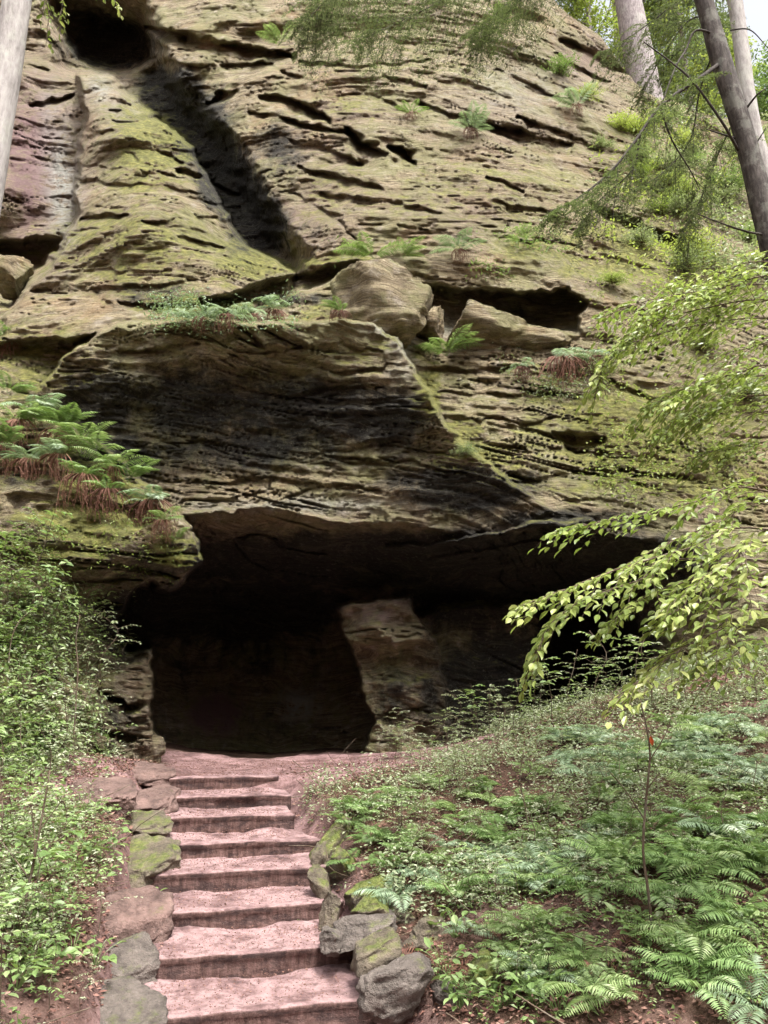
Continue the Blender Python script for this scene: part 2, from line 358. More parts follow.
# the large block with its scooped dark face
blk = [(-10, 402), (30, 398), (50, 378), (78, 345), (112, 325), (160, 318), (240, 322), (345, 318), (374, 322), (402, 345), (427, 385), (445, 425), (484, 460), (532, 498), (550, 512), (520, 540), (400, 540), (200, 540), (100, 540), (40, 470)]
L = layer([(0, 400, 12.6), (60, 372, 12.6), (112, 328, 12.4), (170, 322, 12.1), (240, 326, 12.0), (340, 322, 12.0), (372, 326, 12.2), (400, 350, 12.2), (425, 392, 12.1), (445, 428, 12.15), (484, 464, 12.2), (535, 503, 12.4),
           (200, 350, 12.3), (300, 350, 12.2), (250, 400, 12.75), (350, 400, 12.55), (150, 400, 12.7), (80, 400, 12.7), (400, 430, 12.45), (250, 450, 12.95), (350, 450, 12.8), (150, 460, 12.9), (430, 470, 12.5),
           (180, 512, 12.8), (265, 506, 12.75), (330, 518, 12.7), (400, 520, 12.65), (480, 528, 12.55), (100, 520, 12.8), (60, 450, 12.9)])
D, mblk = comp(D, blk, L, 2.5)
# cave
cave = [(80, 640), (80, 560), (150, 516), (190, 514), (240, 512), (266, 504), (300, 514), (330, 521), (400, 521), (470, 534), (540, 527), (600, 530), (660, 545), (705, 570), (712, 620), (700, 660), (700, 760), (600, 840), (400, 860), (120, 860), (120, 700)]
L = layer([(150, 520, 12.9), (265, 508, 12.8), (400, 525, 12.8), (530, 530, 12.8), (650, 545, 13.0), (200, 545, 13.8), (300, 545, 13.8), (400, 550, 13.7), (500, 555, 13.5), (600, 555, 13.6), (680, 560, 13.4),
           (150, 570, 14.5), (250, 580, 16), (350, 580, 15.6), (450, 580, 15), (550, 580, 14.8), (620, 580, 14.6), (700, 600, 13.2), (160, 620, 17), (250, 615, 18.6), (340, 615, 18.2), (450, 605, 17), (560, 610, 17.5), (620, 620, 17),
           (200, 680, 18.8), (300, 700, 18.8), (250, 760, 18.4), (600, 680, 18), (480, 660, 16.5), (480, 720, 16), (680, 650, 13.2), (160, 760, 16.5), (330, 760, 17.5), (600, 760, 17), (300, 850, 17)])
D, mcave = comp(D, cave, L, 2.5)
# rock between the two chambers
mid = [(412, 622), (440, 606), (520, 600), (545, 620), (530, 660), (515, 700), (540, 780), (400, 780), (420, 700)]
L = layer([(420, 620, 15.2), (520, 610, 15.0), (450, 660, 14.9), (520, 690, 14.7), (430, 760, 14.5), (540, 760, 14.5)])
D, _ = comp(D, mid, L, 4)
pil = [(338, 606), (352, 602), (374, 600), (392, 598), (415, 597), (420, 625), (438, 640), (445, 690), (452, 730), (460, 775), (362, 775), (366, 745), (372, 725), (360, 690), (352, 650), (342, 630)]
L = layer([(340, 612, 14.3), (375, 606, 13.8), (412, 605, 14.1), (350, 640, 14.2), (385, 640, 13.7), (418, 650, 14.1), (390, 690, 13.9), (365, 720, 14.3), (400, 750, 13.6), (425, 750, 13.9)])
L = L+.35*ss(640, 648, Vv)*ss(690, 660, Vv)
L = L+.35*fbm(np.stack([U/22, Vv/16, U*0], -1), 3, 301)
D, mpil = comp(D, pil, L, 2.2)
# right hand jamb
rj = [(655, 668), (640, 640), (632, 600), (660, 560), (720, 545), (900, 545), (900, 860), (640, 860), (645, 720)]
L = layer([(640, 600, 14), (650, 650, 14.1), (700, 560, 12.8), (768, 560, 12.8), (700, 640, 13.2), (768, 660, 12.9), (650, 720, 13.6), (768, 800, 12.6), (880, 600, 12.6)])
D, _ = comp(D, rj, L, 5)
# left mossy buttress
but = [(-1200, 395), (-60, 398), (0, 402), (40, 418), (88, 438), (128, 466), (160, 500), (188, 530), (202, 548), (203, 562), (186, 584), (170, 592), (150, 582), (132, 590), (120, 612), (112, 640), (128, 655), (148, 650), (156, 678), (150, 712), (156, 740), (166, 775), (170, 960), (-1200, 960)]
L = layer([(-150, 420, 10.5), (0, 412, 11), (50, 430, 10.9), (100, 455, 10.8), (60, 480, 10.3), (100, 510, 10.2), (150, 505, 10.6), (160, 540, 10.25), (198, 552, 10.5), (190, 578, 10.7), (150, 578, 10.7), (110, 560, 10.1), (125, 600, 11),
           (60, 560, 9.9), (0, 560, 9.6), (60, 640, 9.9), (0, 640, 9.2), (108, 640, 11.2), (135, 670, 10.9), (120, 700, 10.8), (150, 700, 11.2), (150, 760, 11.3), (100, 760, 10.4), (0, 720, 8.9), (-150, 600, 8.5), (-150, 800, 7.5), (0, 850, 8.5), (150, 850, 11)])
D, mbut = comp(D, but, L, 2.5)

# strokes: hollows, cracks and bedding gaps; sharp on their upper side, fading below
ST = [  # points, half width px, depth m
 ([(110, 108), (121, 107)], 3, .35), ([(112, 118), (155, 123)], 2.2, .3), ([(128, 140), (150, 147), (182, 161)], 3.5, .5), ([(125, 150), (158, 163)], 2.6, .4),
 ([(182, 168), (210, 178), (236, 193)], 5, .7), ([(85, 168), (170, 174), (188, 178)], 3, .35), ([(82, 181), (130, 184), (200, 192)], 3, .4), ([(80, 219), (130, 216)], 4.5, .5),
 ([(143, 220), (175, 219)], 3.5, .45), ([(195, 216), (218, 218)], 2, .25), ([(178, 234), (222, 247)], 5, .35), ([(160, 118), (196, 133)], 2.2, .35), ([(85, 132), (112, 129)], 2.4, .3),
 ([(60, 262), (110, 272), (170, 270)], 3, .25), ([(70, 290), (140, 284), (200, 280)], 4, .35), ([(120, 300), (170, 306), (230, 300)], 4, .5), ([(90, 285), (105, 300)], 8, .4),
 ([(150, 26), (200, 37), (240, 45), (292, 53)], 7, 1.2), ([(165, 60), (207, 66)], 4, .6), ([(220, 65), (268, 63)], 5, .7), ([(208, 102), (222, 92), (236, 90)], 4, .7),
 ([(262, 97), (300, 102), (332, 117)], 5, .9), ([(250, 112), (290, 118), (350, 133)], 3.5, .6), ([(350, 128), (365, 143), (385, 152)], 7, 1.1), ([(280, 73), (302, 75)], 3, .5), ([(390, 144), (404, 150), (416, 160)], 6, 1.0),
 ([(292, 140), (330, 150), (360, 165)], 4, .6), ([(300, 165), (340, 178), (384, 185)], 4, .5), ([(320, 190), (384, 200), (440, 212)], 5, .5), ([(285, 190), (330, 215), (350, 240)], 4, .4),
 ([(384, 76), (422, 86)], 3, .5), ([(440, 82), (490, 84)], 3, .5), ([(420, 101), (450, 115), (500, 125), (565, 144)], 6, 1.2), ([(500, 72), (560, 98)], 3, .5), ([(560, 40), (600, 52), (628, 72)], 5, .8), ([(552, 55), (610, 82)], 3, .5),
 ([(470, 160), (486, 163)], 3, .5), ([(490, 178), (526, 190)], 3, .5), ([(440, 150), (520, 152)], 2.5, .35), ([(596, 204), (650, 229), (705, 242)], 6, 1.0), ([(640, 180), (700, 205)], 4, .6), ([(400, 225), (470, 240), (560, 240)], 2.5, .3),
 ([(300, 60), (370, 66), (430, 60)], 3, .5), ([(330, 35), (420, 40)], 3, .4), ([(520, 115), (600, 150)], 4, .6), ([(470, 200), (560, 212)], 3, .4), ([(360, 90), (410, 112)], 3, .4),
 ([(35, 102), (72, 95)], 4, .6), ([(62, 110), (78, 135)], 3, .4), ([(50, 150), (60, 190)], 3, .3), ([(0, 60), (50, 70)], 3, .4), ([(0, 285), (22, 280)], 9, .8),
 ([(60, 345), (100, 335), (112, 325)], 3, .4), ([(266, 506), (268, 480)], 1.0, .18), ([(180, 500), (230, 497), (262, 492)], 2.2, .3), ([(275, 500), (300, 488), (340, 486)], 2.0, .25), ([(290, 397), (330, 390), (372, 388)], 2.5, .3),
 ([(240, 350), (340, 345), (380, 352)], 2, .25), ([(330, 372), (400, 365)], 2, .25), ([(190, 480), (280, 478), (380, 490)], 2.2, .22), ([(120, 350), (200, 345)], 2.5, .25), ([(300, 452), (420, 462), (480, 478)], 2, .2),
 ([(440, 390), (500, 396), (560, 392)], 2.5, .3), ([(455, 418), (520, 420), (600, 415)], 2.5, .3), ([(470, 440), (540, 450), (620, 446)], 2.5, .3), ([(556, 432), (600, 438)], 7, .8), ([(575, 452), (605, 452)], 5, .6),
 ([(500, 480), (600, 470), (680, 478)], 2.5, .3), ([(430, 366), (470, 372), (520, 366)], 4, .4), ([(610, 380), (660, 400), (700, 440)], 4, .5), ([(640, 430), (700, 450)], 5, .5), ([(560, 500), (640, 498)], 2.2, .3),
 ([(2, 440), (40, 448)], 5, .7), ([(130, 506), (150, 512)], 6, .7), ([(88, 470), (110, 480)], 4, .5), ([(110, 640), (140, 655)], 7, 1.0),
 ([(95, 690), (125, 705), (148, 700)], 4, .6), ([(100, 730), (140, 735)], 4, .6), ([(90, 752), (135, 757)], 4, .7), ([(95, 662), (120, 668)], 4, .4), ([(345, 640), (420, 636)], 2.5, .35), ([(370, 720), (425, 708)], 3, .4)]
def window(pts, r):
    a = np.array(pts); i0, i1 = np.searchsorted(us, [a[:, 0].min()-r, a[:, 0].max()+r]); j0, j1 = np.searchsorted(vs, [a[:, 1].min()-r, a[:, 1].max()+r])
    return slice(j0, j1), slice(i0, i1)
wob = 1+.6*fbm(np.stack([U/22, Vv/14, U*0], -1), 3, 77)
mod = np.clip(.75+1.1*fbm(np.stack([U/30, Vv/30, U*0], -1), 3, 177), .15, 1.2)
for pts, w, dep in ST:
    r = w*7+16; sl = window(pts, r); px, py = Uw[sl], Vw[sl]
    best = np.full(px.shape, 1e9); bs = np.zeros(px.shape)
    L_ = [math.dist(pts[i], pts[i+1]) for i in range(len(pts)-1)]; tot = sum(L_); acc = 0
    for i in range(len(pts)-1):
        (ax, ay), (bx, by) = pts[i], pts[i+1]; dx, dy = bx-ax, by-ay; LL = dx*dx+dy*dy
        t = np.clip(((px-ax)*dx+(py-ay)*dy)/LL, 0, 1); ex = px-ax-t*dx; ey = py-ay-t*dy
        wl = w*wob[sl]*(0.35+.65*np.sin(np.pi*np.clip((acc+t*L_[i])/tot, .02, .98)))
        if abs(dy) > 1.3*abs(dx): q = 1-ss(1.35, .5, np.hypot(ex, ey)/wl)
        else: q = 1-ss(-.45, .25, ey/wl)*(1-ss(.3, 4.2, ey/wl))**1.3*ss(2.2, .2, np.abs(ex)/wl)
        best = np.minimum(best, q); acc += L_[i]
    D[sl] += (dep*.85 if dep > .55 else dep*.5)*(1-np.clip(best, 0, 1))*mod[sl]
# light rims that stand proud
for pts, w, dep in [([(385, 549), (430, 546), (480, 536), (540, 526), (590, 520)], 3, .35), ([(180, 514), (262, 505)], 2.5, .2), ([(300, 512), (345, 520)], 2.5, .2), ([(430, 560), (540, 545)], 3, .2)]:
    sl = window(pts, 20); b = np.full(Uw[sl].shape, 1e9)
    for i in range(len(pts)-1): b = np.minimum(b, segd(Uw[sl], Vw[sl], pts[i], pts[i+1]))
    D[sl] -= dep*ss(w*1.6, w*.4, b)

# natural relief in real space
X3 = P(U, Vv, D)
in_c = mcave*(1-mbut)
lowamp = .55+.45*ss(330, 280, Vv)
n1 = fbm(X3*np.array([.45, .45, .55]), 4, 1); D += .8*fbm(X3*np.array([.3, .3, .4]), 3, 2)*lowamp+.3*n1*lowamp
wz = X3[..., 2]+.9*noise(X3*.22, 5)+.10*X3[..., 0]+.14*fbm(X3*np.array([.8, .8, .8]), 3, 6)
def terr(h, s):   # bedding: saw-tooth ledges, each bed standing proud of the softer one under it
    q = h*s; k = np.floor(q); f = q-k
    amp = .5+.5*_h(k.astype(np.int64), np.zeros(k.shape, np.int64), np.zeros(k.shape, np.int64), 3)
    return amp*(ss(0, .75, f)*ss(1.0, .9, f))
side = .5+.5*ss(-.35, .35, noise(X3*np.array([.5, .5, .8]), 21))
D -= .11*terr(wz, 1.25)*side*lowamp
D -= .06*terr(wz+.2*fbm(X3*np.array([1.6, 1.6, 1.6]), 3, 9), 3.6)*(.35+.65*ss(-.3, .4, noise(X3*np.array([.8, .8, 1.6]), 22)))
fl = fbm(np.stack([X3[..., 0]*.7, X3[..., 1]*.7, wz*7.5], -1), 4, 41); D += .05*fl
fl2 = fbm(np.stack([X3[..., 0]*1.4, X3[..., 1]*1.4, wz*16], -1), 3, 47); D += .012*fl2
for fx, fz, amp, wth, sd_, th in ((.16, 2.4, .24, .03, 201, .0), (.26, 5.2, .13, .04, 211, -.1), (.5, 11, .06, .055, 221, -.15)):
    rn = fbm(np.stack([X3[..., 0]*fx, X3[..., 1]*fx, wz*fz], -1), 3, sd_)
    msk = ss(th, th+.25, noise(X3*np.array([.6, .6, 1.1]), sd_+5))
    D += amp*ss(wth, 0, np.abs(rn))*(.15+.85*msk)*(.55+.45*ss(270, 340, Vv))
rg_ = 1-np.abs(fbm(X3*np.array([1.1, 1.1, 2.2]), 5, 231)*2); lo_ = .45+.55*ss(270, 340, Vv); D -= .10*rg_*lo_+.02*(1-np.abs(fbm(X3*np.array([2.0, 2.0, 6.5]), 4, 241)*2))
# scattered bedding pockets
pk = fbm(np.stack([X3[..., 0]*.9, X3[..., 1]*.9, wz*2.8], -1), 3, 61); D += .10*ss(.42, .62, pk)*(1-.5*mblk)
D += .045*fbm(X3*5.5, 3, 71)+mbut*(.22*fbm(X3*np.array([2, 2, 2.6]), 4, 73)-.05)+mcone*.12*fbm(X3*1.4, 4, 74)

# cliff crest: beyond it the top runs back level
vc = np.interp(us, [-900, 300, 520, 556, 600, 640, 700, 768, 900, 1700], [-290, -290, -70, 4, 34, 88, 112, 120, 130, 150])[None]+3*noise(np.stack([us/25, us*0, us*0], -1), 4)[None]
over = np.clip(vc-Vv, 0, None); Vc = np.maximum(Vv, vc)
# depth at the crest for every column
jc = np.clip(np.searchsorted(vs, vc[0]), 0, len(vs)-1); Dc = D[jc, np.arange(len(us))][None]
Dm = np.where(over > 0, Dc, D)
X = P(U, Vc, Dm); X[..., 1] += over*.12; X[..., 2] += over*.03+.15*noise(X*.8, 88)*(over > 0)
back = X[0:1].copy(); back[..., 1] += 70; back[..., 2] += 4
X = np.concatenate([back, X]); nv, nu = X.shape[:2]
idx = np.arange(nv*nu).reshape(nv, nu)
Fq = np.stack([idx[:-1, :-1], idx[1:, :-1], idx[1:, 1:], idx[:-1, 1:]], -1).reshape(-1, 4)

def blobs(lst):
    r = np.zeros(U.shape)
    for u, v, a, b, k in lst: r = np.maximum(r, k*np.exp(-((U-u)/a)**2-((Vv-v)/b)**2))
    return r
moss = blobs([(145, 150, 45, 50, .7), (450, 60, 160, 50, .3), (330, 190, 70, 40, .3), (500, 190, 140, 50, .35), (250, 345, 130, 14, .45), (350, 360, 50, 20, .4), (130, 250, 100, 45, .6), (430, 395, 12, 45, .9), (370, 345, 30, 12, .7), (480, 455, 50, 18, .9), (640, 430, 120, 60, .75), (700, 480, 80, 30, .8), (620, 250, 120, 40, .6), (350, 100, 60, 40, .35), (90, 520, 60, 50, 1.0), (170, 560, 40, 20, 1.0), (250, 270, 50, 20, .6), (330, 265, 60, 12, .7), (30, 350, 60, 30, .6), (60, 385, 60, 20, .6), (420, 385, 14, 45, .5), (460, 440, 30, 30, .75), (500, 460, 45, 25, .5), (600, 440, 80, 40, .5), (660, 460, 60, 30, .7), (700, 400, 80, 60, .5), (700, 280, 80, 40, .55),
              (450, 100, 120, 40, .15), (420, 200, 120, 40, .25), (550, 250, 80, 25, .5), (640, 170, 70, 60, .4), (300, 50, 80, 30, .2), (560, 380, 40, 30, .4), (200, 305, 60, 12, .7), (330, 310, 60, 10, .5), (90, 500, 40, 45, .75), (60, 560, 70, 40, .7), (160, 550, 40, 22, .75), (190, 560, 20, 20, .6), (100, 60, 40, 30, .1), (30, 450, 60, 30, .5), (0, 650, 90, 60, .4)])
stain_shade = blobs([(190, 405, 105, 55, .86), (300, 408, 110, 45, .9), (385, 420, 70, 45, .85), (100, 400, 60, 45, .95), (400, 560, 330, 34, 1.15), (470, 488, 85, 30, 1.05), (560, 520, 110, 16, .8), (250, 450, 170, 34, .75), (120, 455, 70, 40, .8), (420, 480, 60, 25, .7), (60, 400, 50, 20, .5), (560, 590, 130, 40, .9), (230, 180, 40, 70, .6), (280, 240, 35, 30, .5), (40, 490, 40, 40, .45), (130, 575, 50, 20, .6), (250, 600, 160, 40, .8), (220, 700, 150, 90, .5), (450, 600, 130, 40, .8), (480, 700, 110, 60, .75), (600, 660, 90, 90, .8), (395, 700, 40, 55, .62), (680, 600, 60, 60, .6), (250, 215, 30, 60, 1.0), (200, 130, 40, 50, 1.1), (232, 190, 22, 40, 1.2), (180, 95, 30, 30, 1.2), (265, 235, 18, 22, 1.1), (300, 300, 90, 10, .7), (130, 620, 50, 60, .8), (120, 720, 50, 50, .55), (260, 470, 100, 22, .25), (450, 470, 50, 22, .6), (540, 515, 40, 18, .5), (350, 540, 250, 16, .35), (100, 35, 45, 30, .8), (240, 180, 30, 60, .75), (200, 110, 30, 40, .6), (280, 150, 40, 40, .7), (215, 160, 28, 60, 1.1), (160, 90, 30, 30, 1.0), (110, 45, 55, 30, 1.1), (265, 225, 30, 40, 1.0), (310, 230, 30, 30, .5), (280, 60, 60, 20, .4),
               (160, 295, 90, 16, .6), (110, 175, 40, 25, .3), (20, 480, 30, 30, .6), (150, 615, 40, 20, .6), (240, 680, 150, 120, .5), (640, 440, 50, 20, .35), (500, 320, 90, 20, .6), (590, 400, 60, 40, .35), (720, 200, 60, 60, .5), (370, 290, 40, 25, .4), (560, 620, 100, 60, .5), (600, 500, 80, 14, .35)])  # algae on the block; shade of cave, hollow and cleft painted in as well
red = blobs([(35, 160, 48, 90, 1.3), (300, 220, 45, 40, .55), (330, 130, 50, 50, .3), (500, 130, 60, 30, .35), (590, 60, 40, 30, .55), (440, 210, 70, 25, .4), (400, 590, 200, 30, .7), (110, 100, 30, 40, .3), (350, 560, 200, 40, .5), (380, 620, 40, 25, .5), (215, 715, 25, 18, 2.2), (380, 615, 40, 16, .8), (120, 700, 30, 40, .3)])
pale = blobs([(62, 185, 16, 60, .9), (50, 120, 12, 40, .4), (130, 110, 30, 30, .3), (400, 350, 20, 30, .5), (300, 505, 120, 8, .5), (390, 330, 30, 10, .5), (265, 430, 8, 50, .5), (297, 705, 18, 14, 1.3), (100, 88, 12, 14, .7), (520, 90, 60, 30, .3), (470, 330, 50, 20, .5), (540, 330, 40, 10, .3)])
stain_shade -= 1.3*blobs([(215, 715, 22, 16, 1), (297, 705, 14, 14, 1), (255, 690, 20, 12, .5), (376, 616, 36, 16, .8)])  # lifts the painted dark off cave wall patches and the lit pillar top
stain_shade += blobs([(560, 560, 120, 30, .6), (240, 615, 110, 22, .8), (500, 650, 60, 30, .5), (590, 640, 50, 40, .8)])  # extra shade painted over the cave ceiling and chambers
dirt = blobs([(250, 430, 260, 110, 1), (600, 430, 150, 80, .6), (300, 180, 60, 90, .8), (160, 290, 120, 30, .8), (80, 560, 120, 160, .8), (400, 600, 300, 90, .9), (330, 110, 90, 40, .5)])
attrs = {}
for k, a in (('moss', moss), ('stain_shade', stain_shade), ('red', red), ('pale', pale), ('dirt', np.clip(dirt, 0, 1))):
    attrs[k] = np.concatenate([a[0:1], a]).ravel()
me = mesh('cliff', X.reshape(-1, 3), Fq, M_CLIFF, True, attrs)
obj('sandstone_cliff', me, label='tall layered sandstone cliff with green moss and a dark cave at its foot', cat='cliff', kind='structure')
Xs = X[1:]
def CP(u, v, out=0.0):
    """point on the cliff surface at photo position"""
    i = np.clip(np.searchsorted(us, u), 1, len(us)-2); j = np.clip(np.searchsorted(vs, v), 1, len(vs)-2)
    p = Xs[j, i].copy(); p[1] -= out; return p

# ------------------------------------------------------------------ ground
def xc(y): return -0.83-0.2756*(np.asarray(y)-5.6)
RISE, TREAD = .157, .643
ctrl = [(-.9, 4.2, -.3), (-1.1, 5, -.12), (-2.4, 4, .32), (-2.0, 4.6, .25), (-2.2, 5.4, .42), (-3.2, 5.6, .7), (-4.5, 5, .9), (-2.9, 7, .85), (-4, 7, 1.1), (-5.5, 7, 1.6), (-3.0, 8.5, 1.05), (-4.2, 8.8, 1.4), (-6, 9, 1.9), (-3.2, 10, 1.2), (-4, 10.6, 1.5), (-3.4, 11.5, 1.2), (-6, 12, 2),
        (-1.0, 5.7, 0), (-1.5, 8, .55), (-2.0, 10, 1.05), (-2.2, 11.2, 1.14), (-1, 11, 1.14), (-2, 13, 1.15), (0, 13.5, 1.25), (1.3, 13.6, 1.4), (0, 12, 1.2), (1, 12, 1.38), (0, 16, 1.2), (-2, 17, 1.1), (2, 16, 1.5), (-4, 18, 1.1),
        (-.25, 10, 1.13), (0, 9, 1.0), (.6, 10.5, 1.28), (.1, 7.6, .62), (.4, 6.2, .28), (.3, 5, .0), (.2, 4.2, -.15), (1.2, 5, .12), (1.2, 7.5, .68), (1.2, 9, 1.08), (2, 4, .1), (2.4, 6, .55), (2.4, 8, 1.0), (2.2, 10, 1.45), (2.2, 12, 1.75),
        (3.5, 5, .5), (4, 7, .95), (4.2, 9, 1.45), (4, 11, 2.0), (4, 13, 2.3), (6, 9, 1.8), (7, 12, 2.8), (6, 5, .9), (8, 6, 1.4), (9, 14, 3.5), (-8, 6, 1.8), (-9, 14, 3), (0, 2, -.35), (-4, 1, .1), (4, 1, .1), (0, 0, -.4), (0, 20, 1.3), (6, 20, 2.4)]
gf = tps(ctrl, 2e-4)
def ground(x, y):
    x = np.asarray(x, float); y = np.asarray(y, float)
    cx = np.clip(x, -9, 9); cy = np.clip(y, 0, 20)
    z = gf(cx, cy)
    z = z+np.abs(x-cx)*.22*np.exp(-np.abs(x-cx)/120)
    hb = np.clip(-y-4, 0, 90); z = z+hb*.62-np.clip(-y-60, 0, 90)*.4  # unseen hillside added behind the camera to cut low sky light
    return z
def groundn(x, y):
    z = ground(x, y); p = np.stack([x, y, z*0], -1)
    cor = ss(1.1, .72, np.abs((x-xc(y))/1.03))*ss(4.0, 4.6, y)*ss(10.4, 10.1, y)
    land = ss(2.2, .5, np.hypot((x+.5)/1.6, (y-12)/1.8))
    z = z+(.09*fbm(p*.9, 3, 5)+.05*fbm(p*4, 3, 6))*(1-.6*land)*(1-cor)
    zs = ((x+.83)*-.2657+(y-5.6)*.964)/.667*RISE-.22
    zs = np.minimum(zs, 1.0)
    z = z*(1-cor)+np.minimum(zs, z)*cor
    return z
gx = np.concatenate([-np.geomspace(9, 160, 26)[::-1][:-1], np.arange(-9, 9.01, .055), np.geomspace(9, 160, 26)[1:]])
gy = np.concatenate([-np.geomspace(1, 160, 30)[::-1], np.arange(-.5, 2.5, .25), np.arange(2.5, 14, .055), np.arange(14, 21, .25), [25, 40, 80]])
GX, GY = np.meshgrid(gx, gy); GZ = groundn(GX, GY)
path = ss(1.25, .85, np.abs(GX-xc(GY))/1.0)*ss(3, 4, GY)*ss(10.6, 10, GY)
dl = np.hypot((GX+1.0+.0*GY)/2.9, (GY-12.2)/2.3); path = np.maximum(path, ss(1.15, .85, dl+.12*noise(np.stack([GX*2, GY*2, GX*0], -1), 3)))
path = np.maximum(path, ss(1, .8, np.hypot((GX+3.25)/.75, (GY-9.6)/1.6)+.2*noise(np.stack([GX*2, GY*2, GX*0], -1), 4))*.9)
path = np.maximum(path, .3*ss(.2, .6, fbm(np.stack([GX*.8, GY*.8, GX*0], -1), 3, 12)+.35*ss(8, 5, GY)))
idx = np.arange(GX.size).reshape(GX.shape)
Fg = np.stack([idx[:-1, :-1], idx[:-1, 1:], idx[1:, 1:], idx[1:, :-1]], -1).reshape(-1, 4)
obj('ground', mesh('ground', np.stack([GX, GY, GZ], -1).reshape(-1, 3), Fg, M_EARTH, True, {'path': path.ravel()}), kind='structure', label='red brown forest earth of the slope and path', cat='ground')
def GP(x, y): 
    x = np.asarray(x, float); y = np.asarray(y, float)
    return np.stack([x, y, groundn(x, y)], -1)
def at(u, v, d0=4.0, d1=14.0):
    """where the sight line through (u, v) meets the ground"""
    ds = np.linspace(d0, d1, 400); p = P(np.full(400, u), np.full(400, v), ds); g = groundn(p[:, 0], p[:, 1])
    k = np.argmax(p[:, 2] < g); 
    if not (p[:, 2] < g).any(): k = 399
    return np.array([p[k, 0], p[k, 1], g[k]])

# ------------------------------------------------------------------ steps
SN = [  # left px, right px nose, label
 (152, 362, 'lowest and widest red step, cut by the bottom of the photo'), (156, 342, 'second red step from the bottom, its front dark and damp at the right'),
 (155, 318, 'third red step from the bottom with a smooth brown front'), (163, 305, 'fourth red step from the bottom, small plant at its left end'),
 (165, 299, 'fifth red step from the bottom beside the tall mossy stone'), (166, 287, 'sixth red step from the bottom with a dark crumbling front'),
 (164, 284, 'second red step from the top, worn round at its right end'), (166, 272, 'topmost red step below the cave mouth')]
dirv = np.array([-.2657, .964]); perp = np.array([.964, .2657])
for i, (ul, ur, lab) in enumerate(SN):
    y0 = 5.6+i*TREAD; z = i*RISE+.012
    t0 = (y0*cp+(z-1.82)*sp_)/F
    xl, xr = (ul-384)*t0-.12, (ur-384)*t0+(.2 if i < 5 else .06)
    c = np.array([xc(y0), y0])
    sl0, sl1 = (xl-c[0])/perp[0], (xr-c[0])/perp[0]
    nx, ny, nzz = 64, 30, 10
    dep = TREAD+.12
    # profile: front bottom -> nose -> back
    prof = [(0.02, -RISE-.14)]+[(0.02, -RISE-.14+(RISE+.12)*k/8) for k in range(1, 8)]+[(0.0, -.022), (.012, -.006), (.035, 0)]+[(.035+(dep-.035)*k/22, .0) for k in range(1, 23)]
    prof = np.array(prof); s = np.linspace(sl0, sl1, nx)
    Sg, Kg = np.meshgrid(s, np.arange(len(prof))); off = prof[Kg.astype(int), 0]; hh = prof[Kg.astype(int), 1]
    bow = (.012 if i < 4 else .03)*noise(np.stack([Sg*1.1, Sg*0+i*3.1, Sg*0], -1), 3)
    PX = c[0]+Sg*perp[0]+(off+bow)*dirv[0]; PY = c[1]+Sg*perp[1]+(off+bow)*dirv[1]; PZ = z+hh
    pp = np.stack([PX, PY, PZ], -1)
    front = (Kg < 10)
    nn = fbm(pp*6, 4, 20+i); PY += np.where(front, .014*nn, 0); PZ += np.where(front, 0, .007*fbm(pp*3.2, 4, 30+i))
    wear = .2 if i < 4 else .5
    PZ += .022*wear*noise(np.stack([Sg*1.3, Sg*0+i, Sg*0], -1), 8)+.012*fbm(pp*14, 2, 40)
    PZ += np.where(off > .06, -.018*np.exp(-((Sg-.05)/.3)**2)+.03*ss(.38, .66, off)*(.4+fbm(pp*2.5, 3, 60+i)), 0)
    ch = ss(.30, .5, fbm(pp*2.3, 3, 50+i))*ss(.25, 0, off); PZ -= .05*ch*wear; PY += .05*ch*front*wear
    keep = np.where(front, .12, .12+.88*ss(.03, .16, off)); PZ = (z+hh)*(1-keep)+PZ*keep+.006*noise(np.stack([Sg*5, Sg*0+i, Sg*0], -1), 9)+.012*noise(np.stack([Sg*.8, Sg*0+i*2, Sg*0], -1), 10)
    V = np.stack([PX, PY, PZ], -1); r, cc = V.shape[:2]; idx = np.arange(r*cc).reshape(r, cc)
    Fs = np.stack([idx[:-1, :-1], idx[:-1, 1:], idx[1:, 1:], idx[1:, :-1]], -1).reshape(-1, 4)
    # close sides/bottom so that each step is a solid
    bot = V.reshape(-1, 3).copy(); low = V[-1].copy(); low[:, 2] = V[0, :, 2]
    VV = np.vstack([V.reshape(-1, 3), low]); nb = r*cc
    k = np.arange(cc-1)
    Fb = np.vstack([np.stack([idx[-1, k], idx[-1, k+1], nb+k+1, nb+k], -1), np.stack([nb+k, nb+k+1, idx[0, k+1], idx[0, k]], -1)])
    m = MB(); m.add(VV, [Fs, Fb]); 
    sidec = []
    for col in (0, cc-1):
        ring = list(idx[:, col])+[nb+(0 if col == 0 else cc-1)]
        if col == 0: ring = ring[::-1]
        sidec.append(ring)
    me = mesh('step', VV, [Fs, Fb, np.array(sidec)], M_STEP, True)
    obj('stone_step', me, label=lab, cat='step', group='steps of the stairway up to the cave')

